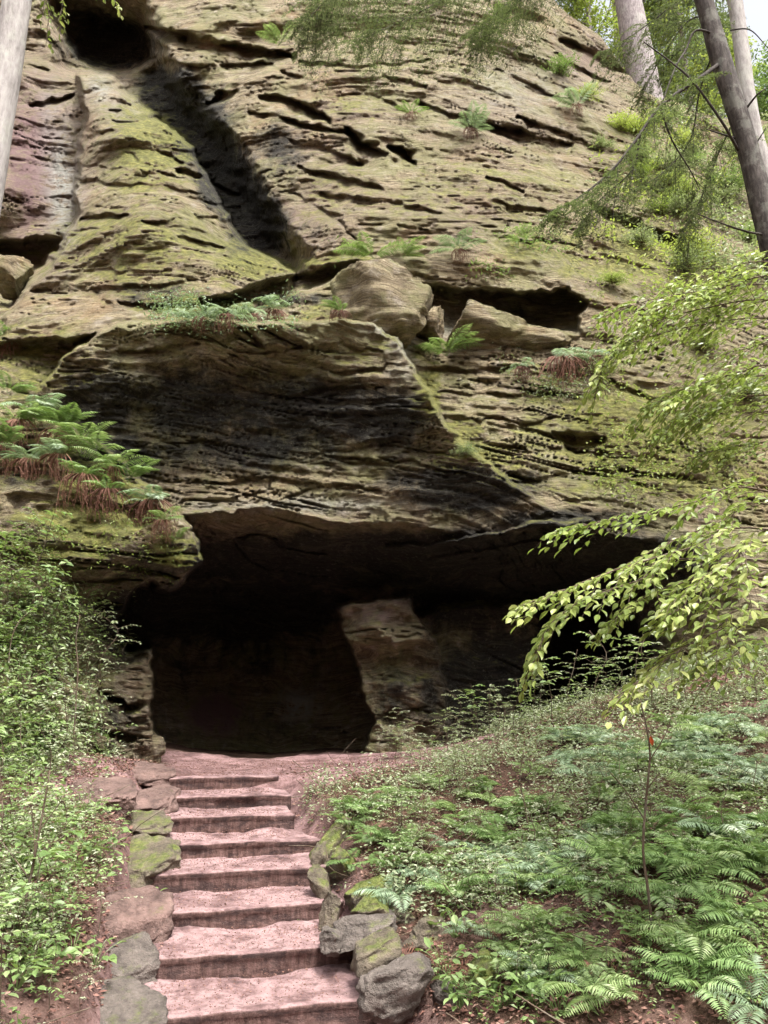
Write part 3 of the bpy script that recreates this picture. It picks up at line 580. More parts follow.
# ------------------------------------------------------------------ stones
def ico(n=4):
    import bmesh
    b = bmesh.new(); bmesh.ops.create_icosphere(b, subdivisions=n, radius=1.0)
    V = np.array([v.co[:] for v in b.verts]); Fc = np.array([[v.index for v in f.verts] for f in b.faces]); b.free(); return V, Fc
ICO = ico(5); ICO4 = ico(4)
def stone_mesh(dim, seed, cuts=9, rough=.10, sharp=1.0, mat=None):
    V, Fc = ICO; V = V.copy(); r = np.random.default_rng(seed)
    V = np.sign(V)*np.abs(V)**.6
    for k in range(cuts):
        n = unit(r.normal(size=3)*np.array([1, 1, .9])); h = r.uniform(.5, .9)
        d = V@n-h; V = V-np.clip(d, 0, None)[:, None]*n*sharp
    V = V*(1+rough*fbm(V*1.6+seed, 3, seed)[:, None]-.09*(1-2*np.abs(fbm(V*np.array([2.2, 2.2, 3.4])+seed, 4, seed+1)))[:, None]+.06*fbm(V*6+seed, 4, seed+1)[:, None])
    V += .02*np.sin(V[:, 2:3]*14+3*fbm(V*1.3, 2, seed)[:, None])*unit(V*np.array([1, 1, 0]))
    V = V/np.abs(V).max(0)*np.array(dim)/2
    return mesh('stone', V, Fc, mat, True)
def pix(u, v, d): return P(u, v, d)
def stone(name, u0, v0, u1, v1, d, seed, mat, lab, group=None, thick=None, rot=0, tilt=0, cat='stone', cuts=10):
    if group: u0 += 1; u1 += 2; v0 -= 1; v1 += 4; thick = (thick or .5)*1.2
    a = pix(u0, v1, d); b = pix(u1, v0, d); w = abs(b[0]-a[0]); h = abs(b[2]-a[2]); cc = (a+b)/2
    th = thick or w*.9
    cr, sr = abs(math.cos(tilt)), abs(math.sin(tilt))
    # dimensions before the tilt so that the turned stone fills the same space
    den = max(cr*cr-sr*sr, .35); w2 = max((w*cr-h*sr)/den, .35*w); h2 = max((h*cr-w*sr)/den, .35*h)
    me = stone_mesh((w2*1.22, th*1.15, h2*1.2), seed, cuts, mat=mat)
    o = obj(name, me, label=lab, cat=cat, group=group); o.location = cc+np.array([0, th*.25, 0]); o.rotation_euler = (0, tilt, rot); return o
gl = 'stones edging the left side of the steps'; gr = 'mossy stones edging the right side of the steps'
def slab(u, v, wpx, dep, hgt, seed, mat, lab, dz=.0, turn=.25):
    p = at(u, v); t = (p[1]*cp+(p[2]-1.82)*sp_)/F; w = wpx*t
    me = stone_mesh((w*1.22, dep*1.3, hgt), seed, 7, .10, mat=mat); o = obj('edging_stone', me, label=lab, cat='stone', group=gl)
    o.location = p+np.array([0, 0, -hgt*.5+.16+dz]); o.rotation_euler = (math.radians(11), random.uniform(-.06, .06), turn+random.uniform(-.1, .1)); return o
def at(u, v, d0=4.0, d1=14.0):
    ds = np.linspace(d0, d1, 400); p = P(np.full(400, u), np.full(400, v), ds); g = groundn(p[:, 0], p[:, 1]); k = np.argmax(p[:, 2] < g)
    if not (p[:, 2] < g).any(): k = 399
    return np.array([p[k, 0], p[k, 1], g[k]])
slab(112, 1022, 98, .55, .42, 1, M_GREY, 'grey brown stone at the bottom left of the steps, cut by the photo edge')
slab(120, 972, 92, .52, .40, 2, M_GREY, 'dark sided flat topped grey stone left of the second step', .05)
slab(118, 918, 92, .72, .36, 3, M_RED, 'broad reddish stone with green moss tuft left of the third step', .03)
slab(134, 868, 80, .85, .36, 4, M_TAN, 'pale flat stone with mossy right side left of the fifth step', .02)
slab(140, 833, 54, .62, .34, 5, M_TAN, 'small tan stone above the pale flat stone, left of the sixth step', .02)
slab(140, 804, 66, .85, .34, 6, M_RED, 'red slab at the top left of the steps')
slab(100, 800, 60, .8, .30, 7, M_RED, 'low reddish rock beside the red slab at the foot of the mossy buttress')
slab(148, 778, 50, .8, .32, 8, M_RED, 'small reddish rock under the left side of the cave mouth')
stone('edging_stone', 300, 812, 352, 884, 8.0, 11, M_MOSSY, 'tall moss covered stone leaning right beside the fifth step', gr, .5, 0, .45)
stone('edging_stone', 338, 822, 368, 850, 8.3, 12, M_MOSSY, 'small mossy stone behind the tall leaning one', gr, .35)
stone('edging_stone', 326, 850, 360, 884, 7.5, 13, M_MOSSY, 'round bright green mossy stone right of the tall leaning one', gr, .35)
stone('edging_stone', 306, 868, 334, 906, 7.3, 14, M_TAN, 'brown wedge stone against the right end of the fourth step', gr, .3, 0, -.3)
stone('edging_stone', 316, 896, 342, 930, 6.8, 15, M_TAN, 'narrow dark brown stone standing by the third step', gr, .25, 0, .2)
stone('edging_stone', 336, 872, 392, 914, 7.0, 16, M_MOSSY, 'tilted tan stone with patchy moss below the ferns', gr, .4, 0, -.5)
stone('edging_stone', 352, 896, 396, 930, 6.6, 17, M_MOSSY, 'greenish flat stone under the patchy tan one', gr, .35, 0, -.3)
stone('edging_stone', 332, 910, 402, 952, 6.3, 18, M_GREY, 'long grey stone lying beside the second step', gr, .4, 0, -.25)
stone('edging_stone', 336, 936, 400, 984, 5.9, 19, M_TAN, 'sloping tan stone between the long grey one and the big foreground stone', gr, .4, 0, -.35)
stone('edging_stone', 358, 964, 436, 1034, 5.45, 20, M_GREY, 'largest grey stone in the foreground right of the lowest step', gr, .45, 0, -.2)
stone('edging_stone', 404, 926, 444, 962, 6.2, 21, M_TAN, 'small brown stone lying in the leaf litter', gr, .35)
stone('edging_stone', 456, 946, 506, 1010, 5.5, 22, M_MOSSY, 'oval mossy stone on the slope, lowest right', gr, .3, 0, .7)
stone('edging_stone', 352, 838, 392, 868, 8.0, 23, M_TAN, 'brown stone behind the round bright green one, under the ferns', gr, .35, 0, .2)
stone('edging_stone', 306, 836, 334, 872, 7.9, 24, M_TAN, 'dark stone tucked under the tall leaning one', gr, .3, 0, .3)
stone('edging_stone', 384, 906, 424, 936, 6.7, 25, M_TAN, 'low brown stone right of the greenish flat one', gr, .35, 0, .1)
stone('edging_stone', 318, 930, 346, 956, 6.2, 26, M_GREY, 'small grey stone wedged at the right end of the second step', gr, .25, 0, -.2)
stone('edging_stone', 430, 984, 458, 1014, 5.5, 27, M_GREY, 'small grey stone against the largest foreground one', gr, .25, 0, .3)
stone('boulder', 338, 268, 424, 338, 13.6, 30, M_CLIFF, 'big rounded brown boulder resting on the cliff ledge', None, 1.6, cat='boulder', cuts=7)
stone('boulder', 446, 305, 520, 346, 14.2, 31, M_CLIFF, 'blocky pale boulder under the dark ledge gap', None, 1.2, cat='boulder', cuts=18)
stone('boulder', 414, 302, 448, 336, 14.4, 32, M_CLIFF, 'small boulder wedged between the two bigger ones on the ledge', None, .9, cat='boulder')
stone('boulder', 500, 322, 584, 350, 14.4, 33, M_CLIFF, 'low flat boulder deep in the dark ledge gap', None, 1.0, cat='boulder')
stone('boulder', -10, 250, 24, 285, 15.8, 34, M_CLIFF, 'brown boulder in the dark hollow at the far left', None, 1.0, cat='boulder')
stone('boulder', -30, 655, 44, 692, 9.35, 35, M_CLIFF, 'tan rock lying among the plants at the left edge', None, .8, 0, -.1, cat='boulder', cuts=14)
stone('boulder', 86, 748, 136, 772, 10.8, 36, M_CLIFF, 'flat ledge rock at the foot of the buttress', None, .9, cat='boulder')
stone('boulder', 138, 738, 160, 772, 11.2, 37, M_CLIFF, 'upright narrow rock at the left corner of the cave mouth', None, .5, cat='boulder')

# ------------------------------------------------------------------ plants
Z = np.array([0, 0, 1.0])
def frond_mesh(name, seed, mat, L=.5, npin=17, fine=True, rise=65, bend=95, wid=.30):
    r = np.random.default_rng(seed); m = MB(); n = 22
    ang = np.radians(np.linspace(rise, rise-bend, n)); st = L/(n-1)
    x = np.concatenate([[0], np.cumsum(np.cos(ang[:-1])*st)]); z = np.concatenate([[0], np.cumsum(np.sin(ang[:-1])*st)]); y = .04*L*np.sin(np.linspace(0, 2.5, n)+seed)
    C = np.stack([x, y, z], -1); tube(m, C, np.linspace(.0035, .0012, n), 4, .25)
    ts = np.linspace(.16, .985, npin); pos, ax, nr, Ls, Ws = [], [], [], [], []
    for k, t in enumerate(ts):
        q = t*(n-1); i = min(int(q), n-2); p = C[i]+(C[i+1]-C[i])*(q-i); T = unit(C[i+1]-C[i]); N = unit(np.cross(T, np.array([0, 1., 0]))); N = N if N[2] > 0 else -N
        pl = L*wid*(math.sin(math.pi*min(1, (t-.05)/.95)**.75)*.92+.08)*r.uniform(.88, 1.1)
        for s in (-1, 1):
            d = unit(np.array([0, s, 0])+T*r.uniform(.3, .5)-N*r.uniform(.05, .3)); pos.append(p); ax.append(d); nr.append(N); Ls.append(pl); Ws.append(pl*.30)
    pos, ax, nr, Ls, Ws = map(np.array, (pos, ax, nr, Ls, Ws))
    if not fine:
        leaves(m, pos, ax, nr, Ls, np.minimum(Ws*1.0, L*.034), SLEAF, r.uniform(.1, .95, len(pos)))
    else:
        q = 8; P2, A2, N2, L2 = [], [], [], []
        sd = unit(np.cross(nr, ax))
        for k in range(q):
            t = (k+.35)/q
            for s in (-1, 1):
                P2.append(pos+ax*(Ls*t)[:, None]-nr*(.12*Ls*t*t)[:, None]); A2.append(unit(sd*s+ax*.55)); N2.append(nr+.25*r.normal(size=nr.shape)); L2.append(Ls*.25*(1-t*.78)+.002)
        P2, A2, N2, L2 = map(np.concatenate, (P2, A2, N2, L2))
        leaves(m, P2, A2, N2, L2, np.maximum(L2*.48, .0035), DIA, np.tile(r.uniform(.2, .9, len(pos)), 2*q))
    return m.mesh(name, mat, False)
FR = {k: [frond_mesh('frond', i*7+j, mt, 1.0, npn, fi, ri, be, wd) for j in range(3)] for i, (k, mt, npn, fi, ri, be, wd) in enumerate([
    ('green', M_FERN, 24, False, 55, 80, .24), ('pale', M_FERNB, 23, False, 50, 85, .25), ('herb', M_HERB, 21, False, 48, 75, .26), ('droop', M_FERNB, 16, False, 40, 120, .22)])}
def fern_mesh(seed, kind, nf=7):
    """whole small fern as one mesh"""
    r = np.random.default_rng(seed); m = MB()
    src = FR[kind]; out_v, out_f3, out_f4, tn = [], [], [], []
    for k in range(nf):
        me = src[k % 3]; V = np.empty(len(me.vertices)*3, np.float32); me.vertices.foreach_get('co', V); V = V.reshape(-1, 3)
        a = np.empty(len(V), np.float32); me.attributes['tone'].data.foreach_get('value', a)
        th = k*2*math.pi/nf+r.normal()*.3; s = r.uniform(.7, 1.05); el = r.normal()*.15
        R = np.array(Euler((r.normal()*.2, el, th)).to_matrix()); V = (V*s)@R.T
        lt = np.empty(len(me.polygons), np.int32); me.polygons.foreach_get('loop_total', lt)
        li = np.empty(len(me.loops), np.int32); me.loops.foreach_get('vertex_index', li); st = np.concatenate([[0], np.cumsum(lt)[:-1]])
        fs = []
        for q in (3, 4):
            w = st[lt == q]
            if len(w): fs.append(np.stack([li[w+i] for i in range(q)], -1))
        m.add(V, fs, a)
    return m.mesh('fern', {'green': M_FERN, 'pale': M_FERNB, 'herb': M_HERB, 'droop': M_FERNB}[kind], False)
SMALL = {k: [fern_mesh(50+i+j*9, k, n) for j, n in enumerate((6, 8))] for i, k in enumerate(('green', 'pale', 'herb', 'droop'))}
DEADF = SMALL['droop'][0].copy(); DEADF.materials.clear(); DEADF.materials.append(M_DEAD)
def fern(p, size, kind='green', parts=True, nf=7, lab=None, group=None, spread=None, lean=(0, 0)):
    """a fern is a crown with its fronds as parts; very small ones are single meshes"""
    p = np.asarray(p, float)
    if not parts:
        o = obj('fern', random.choice(SMALL[kind]), None, p, lab, 'fern', group); o.scale = (size,)*3; o.rotation_euler = (lean[0]+random.uniform(-.15, .15), lean[1]+random.uniform(-.15, .15), random.uniform(0, 6.3)); return o
    o = obj('fern', None, None, p, lab, 'fern', group); o.rotation_euler = (lean[0], lean[1], 0); ph = random.uniform(0, 6)
    for k in range(nf):
        f = obj('frond', FR[kind][k % 3], o); s = size*random.uniform(.7, 1.05); f.scale = (s, s, s)
        th = ph+k*2*math.pi/nf+random.uniform(-.3, .3) if spread is None else random.uniform(*spread)
        f.rotation_euler = (random.uniform(-.25, .25), random.uniform(-.3, .25), th)
    return o
def skirt_mesh(seed, n=46, L=.4, w=.22):
    r = np.random.default_rng(seed); m = MB()
    for k in range(n):
        x = r.normal()*w*.5; y = r.normal()*w*.25; l = L*r.uniform(.5, 1.1)
        c = np.array([[x*.5, y*.5, .04], [x*.9, y-.04, -.04], [x*1.1+r.normal()*.02, y-.05, -l*.5], [x*1.15+r.normal()*.05, y-.04, -l]])
        tube(m, curve(c, 7), np.linspace(.006, .002, 7), 4, r.random())
        q = curve(c, 9)[3:]; leaves(m, q, unit(r.normal(size=q.shape)*np.array([1, 1, .4])-Z*.9), r.normal(size=q.shape), r.uniform(.02, .05, len(q)), .008, DIA)
    return m.mesh('dead_fronds', M_DEAD, False)
SK = [skirt_mesh(i) for i in range(3)]
def skirt(parent, s=1.0, loc=(0, -.05, 0)):
    o = obj('dead_fronds', random.choice(SK), parent, loc, 'red brown dead fronds hanging below'); o.scale = (s, s, s); o.rotation_euler = (0, 0, random.uniform(-.4, .4)); return o

# ferns named one by one on the right slope (photo position of the crown, frond length)
rg = 'ferns on the slope right of the steps'
for u, v, s, k, n, lab in [
 (398, 905, .42, 'pale', 8, 'pale green fern beside the upper mossy edging stones'), (455, 905, .50, 'green', 9, 'full bright fern in the middle of the leaf litter patch'), (432, 868, .38, 'herb', 7, 'bright fern just below the red path edge'),
 (536, 880, .48, 'pale', 8, 'pale fern arching over the litter, left of the thin sapling'), (592, 900, .50, 'green', 9, 'lush fern a little left of the thin sapling'), (588, 975, .46, 'herb', 8, 'fern with one upright frond, low and left of the thin sapling'),
 (545, 985, .44, 'pale', 7, 'wide pale fern over dark litter near the lower oval stone'), (690, 905, .55, 'green', 9, 'large fern just right of the thin sapling stem'), (665, 950, .50, 'herb', 8, 'bright fern at the foot of the thin sapling'),
 (745, 930, .55, 'green', 8, 'long fern reaching in from the right edge low down'), (700, 1000, .60, 'green', 9, 'biggest fern in the lower right corner'), (610, 1010, .42, 'herb', 8, 'small bright fern at the bottom right of centre'),
 (758, 1015, .5, 'pale', 8, 'pale fern in the very bottom right corner'), (720, 845, .55, 'pale', 9, 'pale fern with broad fronds at the right edge, half way up the slope'), (650, 845, .45, 'green', 7, 'fern behind the thin sapling stem'),
 (755, 780, .50, 'pale', 8, 'silvery fern at the right edge below the beech leaves'), (700, 765, .45, 'pale', 8, 'silvery fern under the lowest beech branch'), (620, 790, .40, 'green', 7, 'dull fern on the upper slope left of the red leaf'),
 (500, 850, .42, 'green', 8, 'fern in the upper middle of the right slope'), (530, 815, .35, 'green', 7, 'short fern amid grey undergrowth on the upper slope'), (412, 850, .36, 'green', 7, 'dark green fern at the left of the slope by the path'), (470, 940, .32, 'pale', 6, 'little pale fern above the oval mossy stone'), (590, 850, .42, 'pale', 8, 'pale fern in the centre of the slope')]:
    fern(at(u, v)+Z*.02, s*(1.1 if v < 930 else .82), k, True, n, lab, rg, lean=(random.uniform(-.1, .2), random.uniform(-.2, .1)))
r = rng
zones = [(345, 420, 800, 880, 16, .26, 'green', 'small fern close behind the upper mossy edging stones'), (420, 560, 780, 850, 22, .26, 'green', 'small fern half hidden in the grey undergrowth near the path'), (560, 768, 720, 800, 40, .36, 'pale', 'small silvery fern in the dense band below the beech leaves'),
         (600, 768, 800, 880, 26, .34, 'green', 'small green fern on the right half of the slope'), (640, 768, 880, 1020, 8, .34, 'green', 'small green fern crowding the lower right corner'), (400, 600, 850, 900, 14, .26, 'pale', 'little fern growing between the larger ones mid slope'),
         (500, 640, 900, 1020, 12, .24, 'herb', 'little bright fern scattered over the brown litter')]
for u0, u1, v0, v1, n, s, k, lab in zones:
    for i in range(n):
        p = at(r.uniform(u0, u1), r.uniform(v0, v1)); fern(p+Z*.05, s*1.3*r.uniform(.7, 1.25), k if r.random() < .7 else 'herb', False, lab=lab, group=rg)
for i in range(22):
    f = fern(at(r.uniform(400, 760), r.uniform(790, 1010)), .34*r.uniform(.7, 1.2), 'droop', False, lab='withered brown fern lying among the green ones', group='withered ferns on the right slope'); f.data = DEADF
# buttress and left slope
lg = 'ferns on the mossy buttress'
for u, v, s, k, n, sk, lab in [
 (20, 432, .62, 'herb', 9, 1.2, 'big fern with long brown skirt at the left edge on top of the buttress'), (62, 440, .55, 'green', 8, 1.0, 'fern with red brown hanging fronds near the buttress top'), (98, 462, .50, 'herb', 8, 0, 'bright fern on the buttress crest above the moss'),
 (60, 466, .42, 'pale', 7, 1.1, 'pale topped fern with a wide brown skirt below the crest'), (130, 488, .45, 'green', 7, .0, 'arching fern over the shoulder of the buttress'), (152, 512, .50, 'pale', 6, 1.25, 'pale fern with drooping silver fronds and brown skirt at the buttress nose'),
 (35, 420, .55, 'pale', 8, .9, 'silvery fern second from the left edge on the buttress top'), (82, 452, .55, 'herb', 9, 0, 'bright fern spreading over the red brown skirts'), (5, 455, .55, 'green', 8, 1.2, 'fern with a long skirt below the biggest one at the left edge'),
 (115, 476, .5, 'herb', 8, .8, 'yellow green fern half way down the buttress crest'), (165, 530, .35, 'herb', 6, .6, 'short fern just below the pale drooping one at the nose'), (85, 486, .4, 'green', 7, 1.0, 'dark fern with a red skirt over the mossy face'), (30, 470, .45, 'pale', 8, .9, 'pale fern over the dark hollow in the buttress'), (178, 548, .3, 'herb', 5, 0, 'tiny fern at the tip of the buttress nose'),
 (10, 400, .5, 'green', 7, 0, 'fern at the left edge where the buttress meets the cliff'), (110, 500, .34, 'green', 5, .9, 'small fern with dead fronds in the middle of the buttress face')]:
    p = CP(u, v, .12)+Z*.08; f = fern(p, s*1.3, k, True, n, lab, lg, spread=(math.pi*.95, math.pi*2.05), lean=(.1, 0))
    if sk: skirt(f, sk*1.1)
cg = 'ferns growing on cliff ledges'
for u, v, s, k, n, sk, lab in [
 (372, 262, 1.0, 'herb', 8, 0, 'bright yellow green fern on the ledge above the big boulder'), (402, 260, .7, 'herb', 7, 0, 'smaller bright fern just right of the one above the boulder'), (330, 272, .6, 'herb', 6, 0, 'low bright fern left above the big boulder'),
 (458, 256, .8, 'pale', 6, .8, 'yellowish fern with dark roots above the ledge gap'), (445, 360, .95, 'herb', 9, 0, 'upright light green fern below the blocky boulder'), (470, 135, .9, 'pale', 6, 1.2, 'lone fern with brown skirt high on the bare upper face'),
 (562, 365, .9, 'droop', 8, 1.9, 'grey fern with a big dark red skirt right of the ledge'), (595, 362, .6, 'droop', 6, 1.0, 'grey drooping fern beside the one with the dark red skirt'), (520, 372, .5, 'droop', 6, .8, 'thin grey fern left of the one with the dark red skirt'),
 (340, 318, .5, 'green', 6, .8, 'small fern with red roots on the rim of the dark block'), (275, 316, .8, 'droop', 8, 1.3, 'drooping pale fern at the right end of the hanging row'), (252, 320, .75, 'droop', 8, .9, 'drooping pale fern second from the right in the hanging row'),
 (228, 322, .7, 'droop', 8, .8, 'drooping pale fern in the middle of the hanging row'), (202, 324, .65, 'droop', 7, .7, 'drooping pale fern at the left of the hanging row'), (178, 322, .5, 'droop', 6, 0, 'smallest fern at the left end of the hanging row'),
 (5, 345, .7, 'green', 6, 1.2, 'fern with red brown fronds at the left edge below the cone'), (280, 48, .9, 'herb', 6, 0, 'small bright fern high on the cliff near the top, right of the hollow'), (245, 46, .8, 'herb', 5, 0, 'small bright fern nearest the dark hollow at the top'),
 (575, 110, .9, 'pale', 6, 1.0, 'fern with dark roots under the upper right slabs'), (410, 118, .6, 'green', 5, .8, 'tiny tuft of fern on the upper face'), (520, 245, .6, 'herb', 5, 0, 'low green fern on the mossy lower right of the upper face')]:
    p = CP(u, v, .08)+Z*.05; f = fern(p, s*1.05, k, True, n, lab, cg, spread=(math.pi*.95, math.pi*2.05))
    if sk: skirt(f, sk)

# leafy saplings: upright stem, layered horizontal twigs
def sapling_parts(seed, H=1.3, nt=12, tl=.5, ll=.055, mat=M_HERB, nleaf=9, stemr=.007, low=.25):
    r = np.random.default_rng(seed); st, fo = MB(), MB()
    c = curve([[0, 0, -.05], [r.normal()*.05, r.normal()*.05, H*.35], [r.normal()*.09, r.normal()*.09, H*.7], [r.normal()*.14, r.normal()*.14, H]], 14)
    tube(st, c, np.linspace(stemr, stemr*.35, 14), 6, .4)
    for k in range(nt):
        t = low+(1-low)*(k+.5)/nt; p = c[min(int(t*13), 13)]; th = k*2.4+r.normal()*.4; l = tl*(1.15-t*.7)*r.uniform(.7, 1.2)
        d = np.array([math.cos(th), math.sin(th), r.uniform(.0, .3)])
        q = curve([p, p+d*l*.5+Z*.02, p+d*l-Z*.06*l], 8); tube(st, q, np.linspace(stemr*.4, stemr*.15, 8), 4, .4)
        s = np.linspace(.15, 1, nleaf); i = (s*7).astype(int); T = unit(q[-1]-q[0]); sd = unit(np.cross(Z, T)); sg = np.where(np.arange(nleaf) % 2, 1, -1)
        pos = q[np.clip(i, 0, 7)]+T*(s*7-i)[:, None]*l/8*(i < 7)[:, None]
        ax = T*.7+sd*sg[:, None]+r.normal(size=(nleaf, 3))*.15-Z*.15
        leaves(fo, pos, ax, Z+r.normal(size=(nleaf, 3))*.28, ll*r.uniform(.7, 1.2, nleaf), ll*.52, LEAF)
    return st.mesh('stem', M_TWIG), fo.mesh('foliage', mat, False)
SAP = {'bramble': [sapling_parts(i, 1.0, 12, .42, .065, M_HERB) for i in (1, 2)], 'broad': [sapling_parts(i, 1.0, 11, .38, .10, M_HERB, 6) for i in (8, 9)], 'olive': [sapling_parts(i, 1.0, 14, .45, .05, M_UNDER, 11) for i in (3, 4)], 'tall': [sapling_parts(i, 1.0, 13, .42, .042, M_HERB, 11, .006, .3) for i in (5, 6)], 'yellow': [sapling_parts(7, 1.0, 12, .5, .06, M_YEL, 10)]}
def sapling(p, s, k, lab, group=None, name='sapling', lean=(0, 0), cat='sapling'):
    st, fo = random.choice(SAP[k]); o = obj(name, None, None, p, lab, cat, group); o.scale = (s,)*3; o.rotation_euler = (lean[0], lean[1], random.uniform(0, 6))
    obj('stem', st, o); obj('foliage', fo, o); return o
sg = 'leafy bushes on the left slope and buttress'
for u, v, d, s, k, lab in [
 (10, 640, 9.2, 1.3, 'bramble', 'green bush at the left edge below the buttress moss'), (45, 660, 9.4, 1.2, 'tall', 'fine leaved bush under the mossy face of the buttress'), (85, 650, 10.0, 1.0, 'bramble', 'bush against the middle of the buttress'), (20, 720, 8.6, 1.2, 'olive', 'olive green bush at the left edge near the tan slab'),
 (60, 715, 8.9, 1.1, 'tall', 'bush of thin twigs above the path edge'), (105, 700, 10.2, .8, 'olive', 'sparse bush in front of the rocky jamb'), (0, 770, 7.6, 1.1, 'bramble', 'bush at the left edge level with the cave floor'), (45, 775, 7.9, 1.0, 'olive', 'low olive bush left of the red rocks'),
 (80, 740, 9.3, .9, 'tall', 'wispy bush left of the cave corner'), (15, 590, 9.9, 1.0, 'tall', 'bush hanging over the upper buttress at the left edge'), (60, 600, 10.0, .8, 'bramble', 'small bush on the moss below the brown fern skirts'), (30, 545, 10.2, .8, 'olive', 'sparse bush on the upper moss at left'),
 (0, 850, 6.3, 1.1, 'bramble', 'leafy plant at the left edge beside the leaf litter'), (30, 870, 6.2, .9, 'bramble', 'leafy plant between the left edge and the pale flat stone'), (60, 830, 7.2, .8, 'olive', 'low plant on the litter left of the small tan stone'),
 (110, 840, 7.3, .45, 'bramble', 'small bright plant next to the pale flat edging stone'), (15, 940, 5.0, .8, 'broad', 'big leaved plant at the lower left edge'), (55, 920, 5.4, .6, 'broad', 'plant beside the broad reddish edging stone'), (0, 1010, 4.2, .7, 'broad', 'plant in the very bottom left corner'), (50, 1000, 4.5, .5, 'bramble', 'low plant left of the bottom edging stones'),
 (120, 735, 11, .5, 'olive', 'small twiggy plant in front of the narrow upright rock'), (85, 560, 10.3, .6, 'olive', 'little plant on the centre of the mossy face'), (140, 560, 10.3, .5, 'olive', 'little plant above the overhanging nose of the buttress'), (120, 640, 10.9, .6, 'tall', 'twig with leaves reaching across the dark cave corner')]:
    g = at(u, v+12, 3.6, d+1.5) if v > 700 else CP(u, v+25, .05)
    sapling(g-Z*.03, s, k, lab, sg, 'bush', cat='bush')
for i in range(60):
    v = r.uniform(575, 760); u = r.uniform(-20, 118 if v > 620 else 150); sapling(CP(u, v, .05) if v < 690 else at(u, v+15, 4, 11), r.uniform(.5, 1.0), ['bramble', 'tall', 'olive', 'broad'][i % 4], 'small leafy bush in the dense growth covering the left buttress foot', sg, 'bush', lean=(.3, 0), cat='bush')
for i in range(26):
    u, v = r.uniform(-15, 100), r.uniform(770, 1020); sapling(at(u, v), r.uniform(.3, .6), ['bramble', 'olive'][i % 2], 'low leafy plant on the slope left of the edging stones', sg, 'bush', cat='bush')
ug = 'twiggy shrubs in front of the cave'
for u, v, d, s, k, lab in [(400, 748, 0, .75, 'olive', 'thin pale shrub in front of the cave pillar'), (490, 742, 0, .8, 'olive', 'shrub at the edge of the bank right of the cave pillar'), (545, 728, 0, .8, 'olive', 'shrub on the bank below the right cave chamber'), (600, 715, 0, .8, 'olive', 'shrub under the right cave chamber, nearest its jamb'),
                           (455, 752, 0, .55, 'olive', 'low twiggy shrub where the red path meets the bank'), (520, 750, 0, .7, 'tall', 'greener shrub among the grey ones on the bank'), (660, 712, 0, .8, 'tall', 'green shrub below the right jamb of the cave'), (580, 752, 0, .7, 'olive', 'shrub in the middle of the upper bank'), (720, 720, 0, .8, 'olive', 'shrub on the upper bank near the right edge')]:
    sapling(at(u, v, 5, 12.5), s, k, lab, ug, 'shrub', cat='shrub')
for i in range(16):
    u = 455+i*20+r.uniform(-8, 8); sapling(at(u, np.interp(u, [455, 540, 640, 768], [750, 728, 712, 700]), 5, 12.5), r.uniform(.8, 1.25)*(.7 if u < 540 else 1), ['olive', 'broad', 'olive', 'bramble'][i % 4], 'twiggy grey green shrub in the row on the lip of the bank under the cave', ug, 'shrub', cat='shrub')
ug2 = 'low shrubs on the upper bank'
for i in range(80):
    sapling(at(r.uniform(380, 768), r.uniform(715, 860), 5, 12), r.uniform(.3, .7), ['olive', 'olive', 'tall'][i % 3], 'low grey green shrub in the tangle on the upper bank', ug2, 'shrub', cat='shrub')

for i in range(46):
    sapling(at(r.uniform(400, 768), r.uniform(860, 1015), 4, 12), r.uniform(.22, .45), ['olive', 'broad', 'bramble'][i % 3], 'low leafy seedling between the ferns of the lower right slope', 'seedlings among the ferns on the right', 'seedling', cat='seedling')
# thin sapling standing in front of the right slope
def stems(name, polys, lab, cat, d, radii, leafspots=(), lm=M_UNDER, ll=.06):
    """a plant drawn as bare stems; first stem is the main one, the others are twigs"""
    g = at(*polys[0][0]) if d is None else P(*polys[0][0], d); d = g[1] if d is None else d
    o = obj(name, None, None, g, lab, cat)
    for k, (pl, rr) in enumerate(zip(polys, radii)):
        m = MB(); c = curve([P(u, v, d-.0*i) for i, (u, v) in enumerate(pl)], 16)-g; tube(m, c, np.linspace(rr, rr*.45, 16), 6, .3)
        obj('stem' if k == 0 else 'twig', m.mesh('stem' if k == 0 else 'twig', M_TWIG), o)
    if leafspots:
        m = MB(); ps = np.concatenate([P(u, v, d)[None]-g+r.normal(size=(n, 3))*w for u, v, n, w in leafspots]); n = len(ps)
        leaves(m, ps, r.normal(size=(n, 3))*np.array([1, 1, .4]), Z+r.normal(size=(n, 3))*.4, ll*r.uniform(.6, 1.2, n), ll*.5, LEAF); obj('foliage', m.mesh('foliage', lm, False), o)
    return o, g, d
o, g, d = stems('sapling', [[(653, 940), (648, 890), (643, 850), (646, 800), (650, 755), (646, 725), (640, 700)], [(645, 820), (625, 790), (608, 770)], [(650, 760), (665, 735), (672, 715)], [(647, 790), (660, 772)]], 'thin bare dark sapling standing on the right slope with one red leaf', 'sapling', None, [.011, .006, .005, .004],
                [(640, 705, 14, .12), (610, 770, 10, .1), (672, 715, 10, .1), (650, 740, 6, .1)], M_UNDER, .06)
m = MB(); leaves(m, [P(650, 736, d-.02)-g], [[.2, 0, -1]], [[0, -1, .2]], .07, .035, LEAF); obj('red_leaf', m.mesh('red_leaf', M_REDLEAF, False), o)
stems('sapling', [[(22, 925), (28, 890), (36, 850), (44, 805), (50, 770)], [(30, 880), (12, 855), (0, 840)], [(40, 830), (62, 800)]], 'thin dark leaning stem with few leaves on the lower left slope', 'sapling', 5.4, [.011, .006, .005], [(50, 775, 16, .12), (5, 842, 10, .1), (62, 800, 8, .08), (30, 880, 6, .1)], M_HERB, .065)
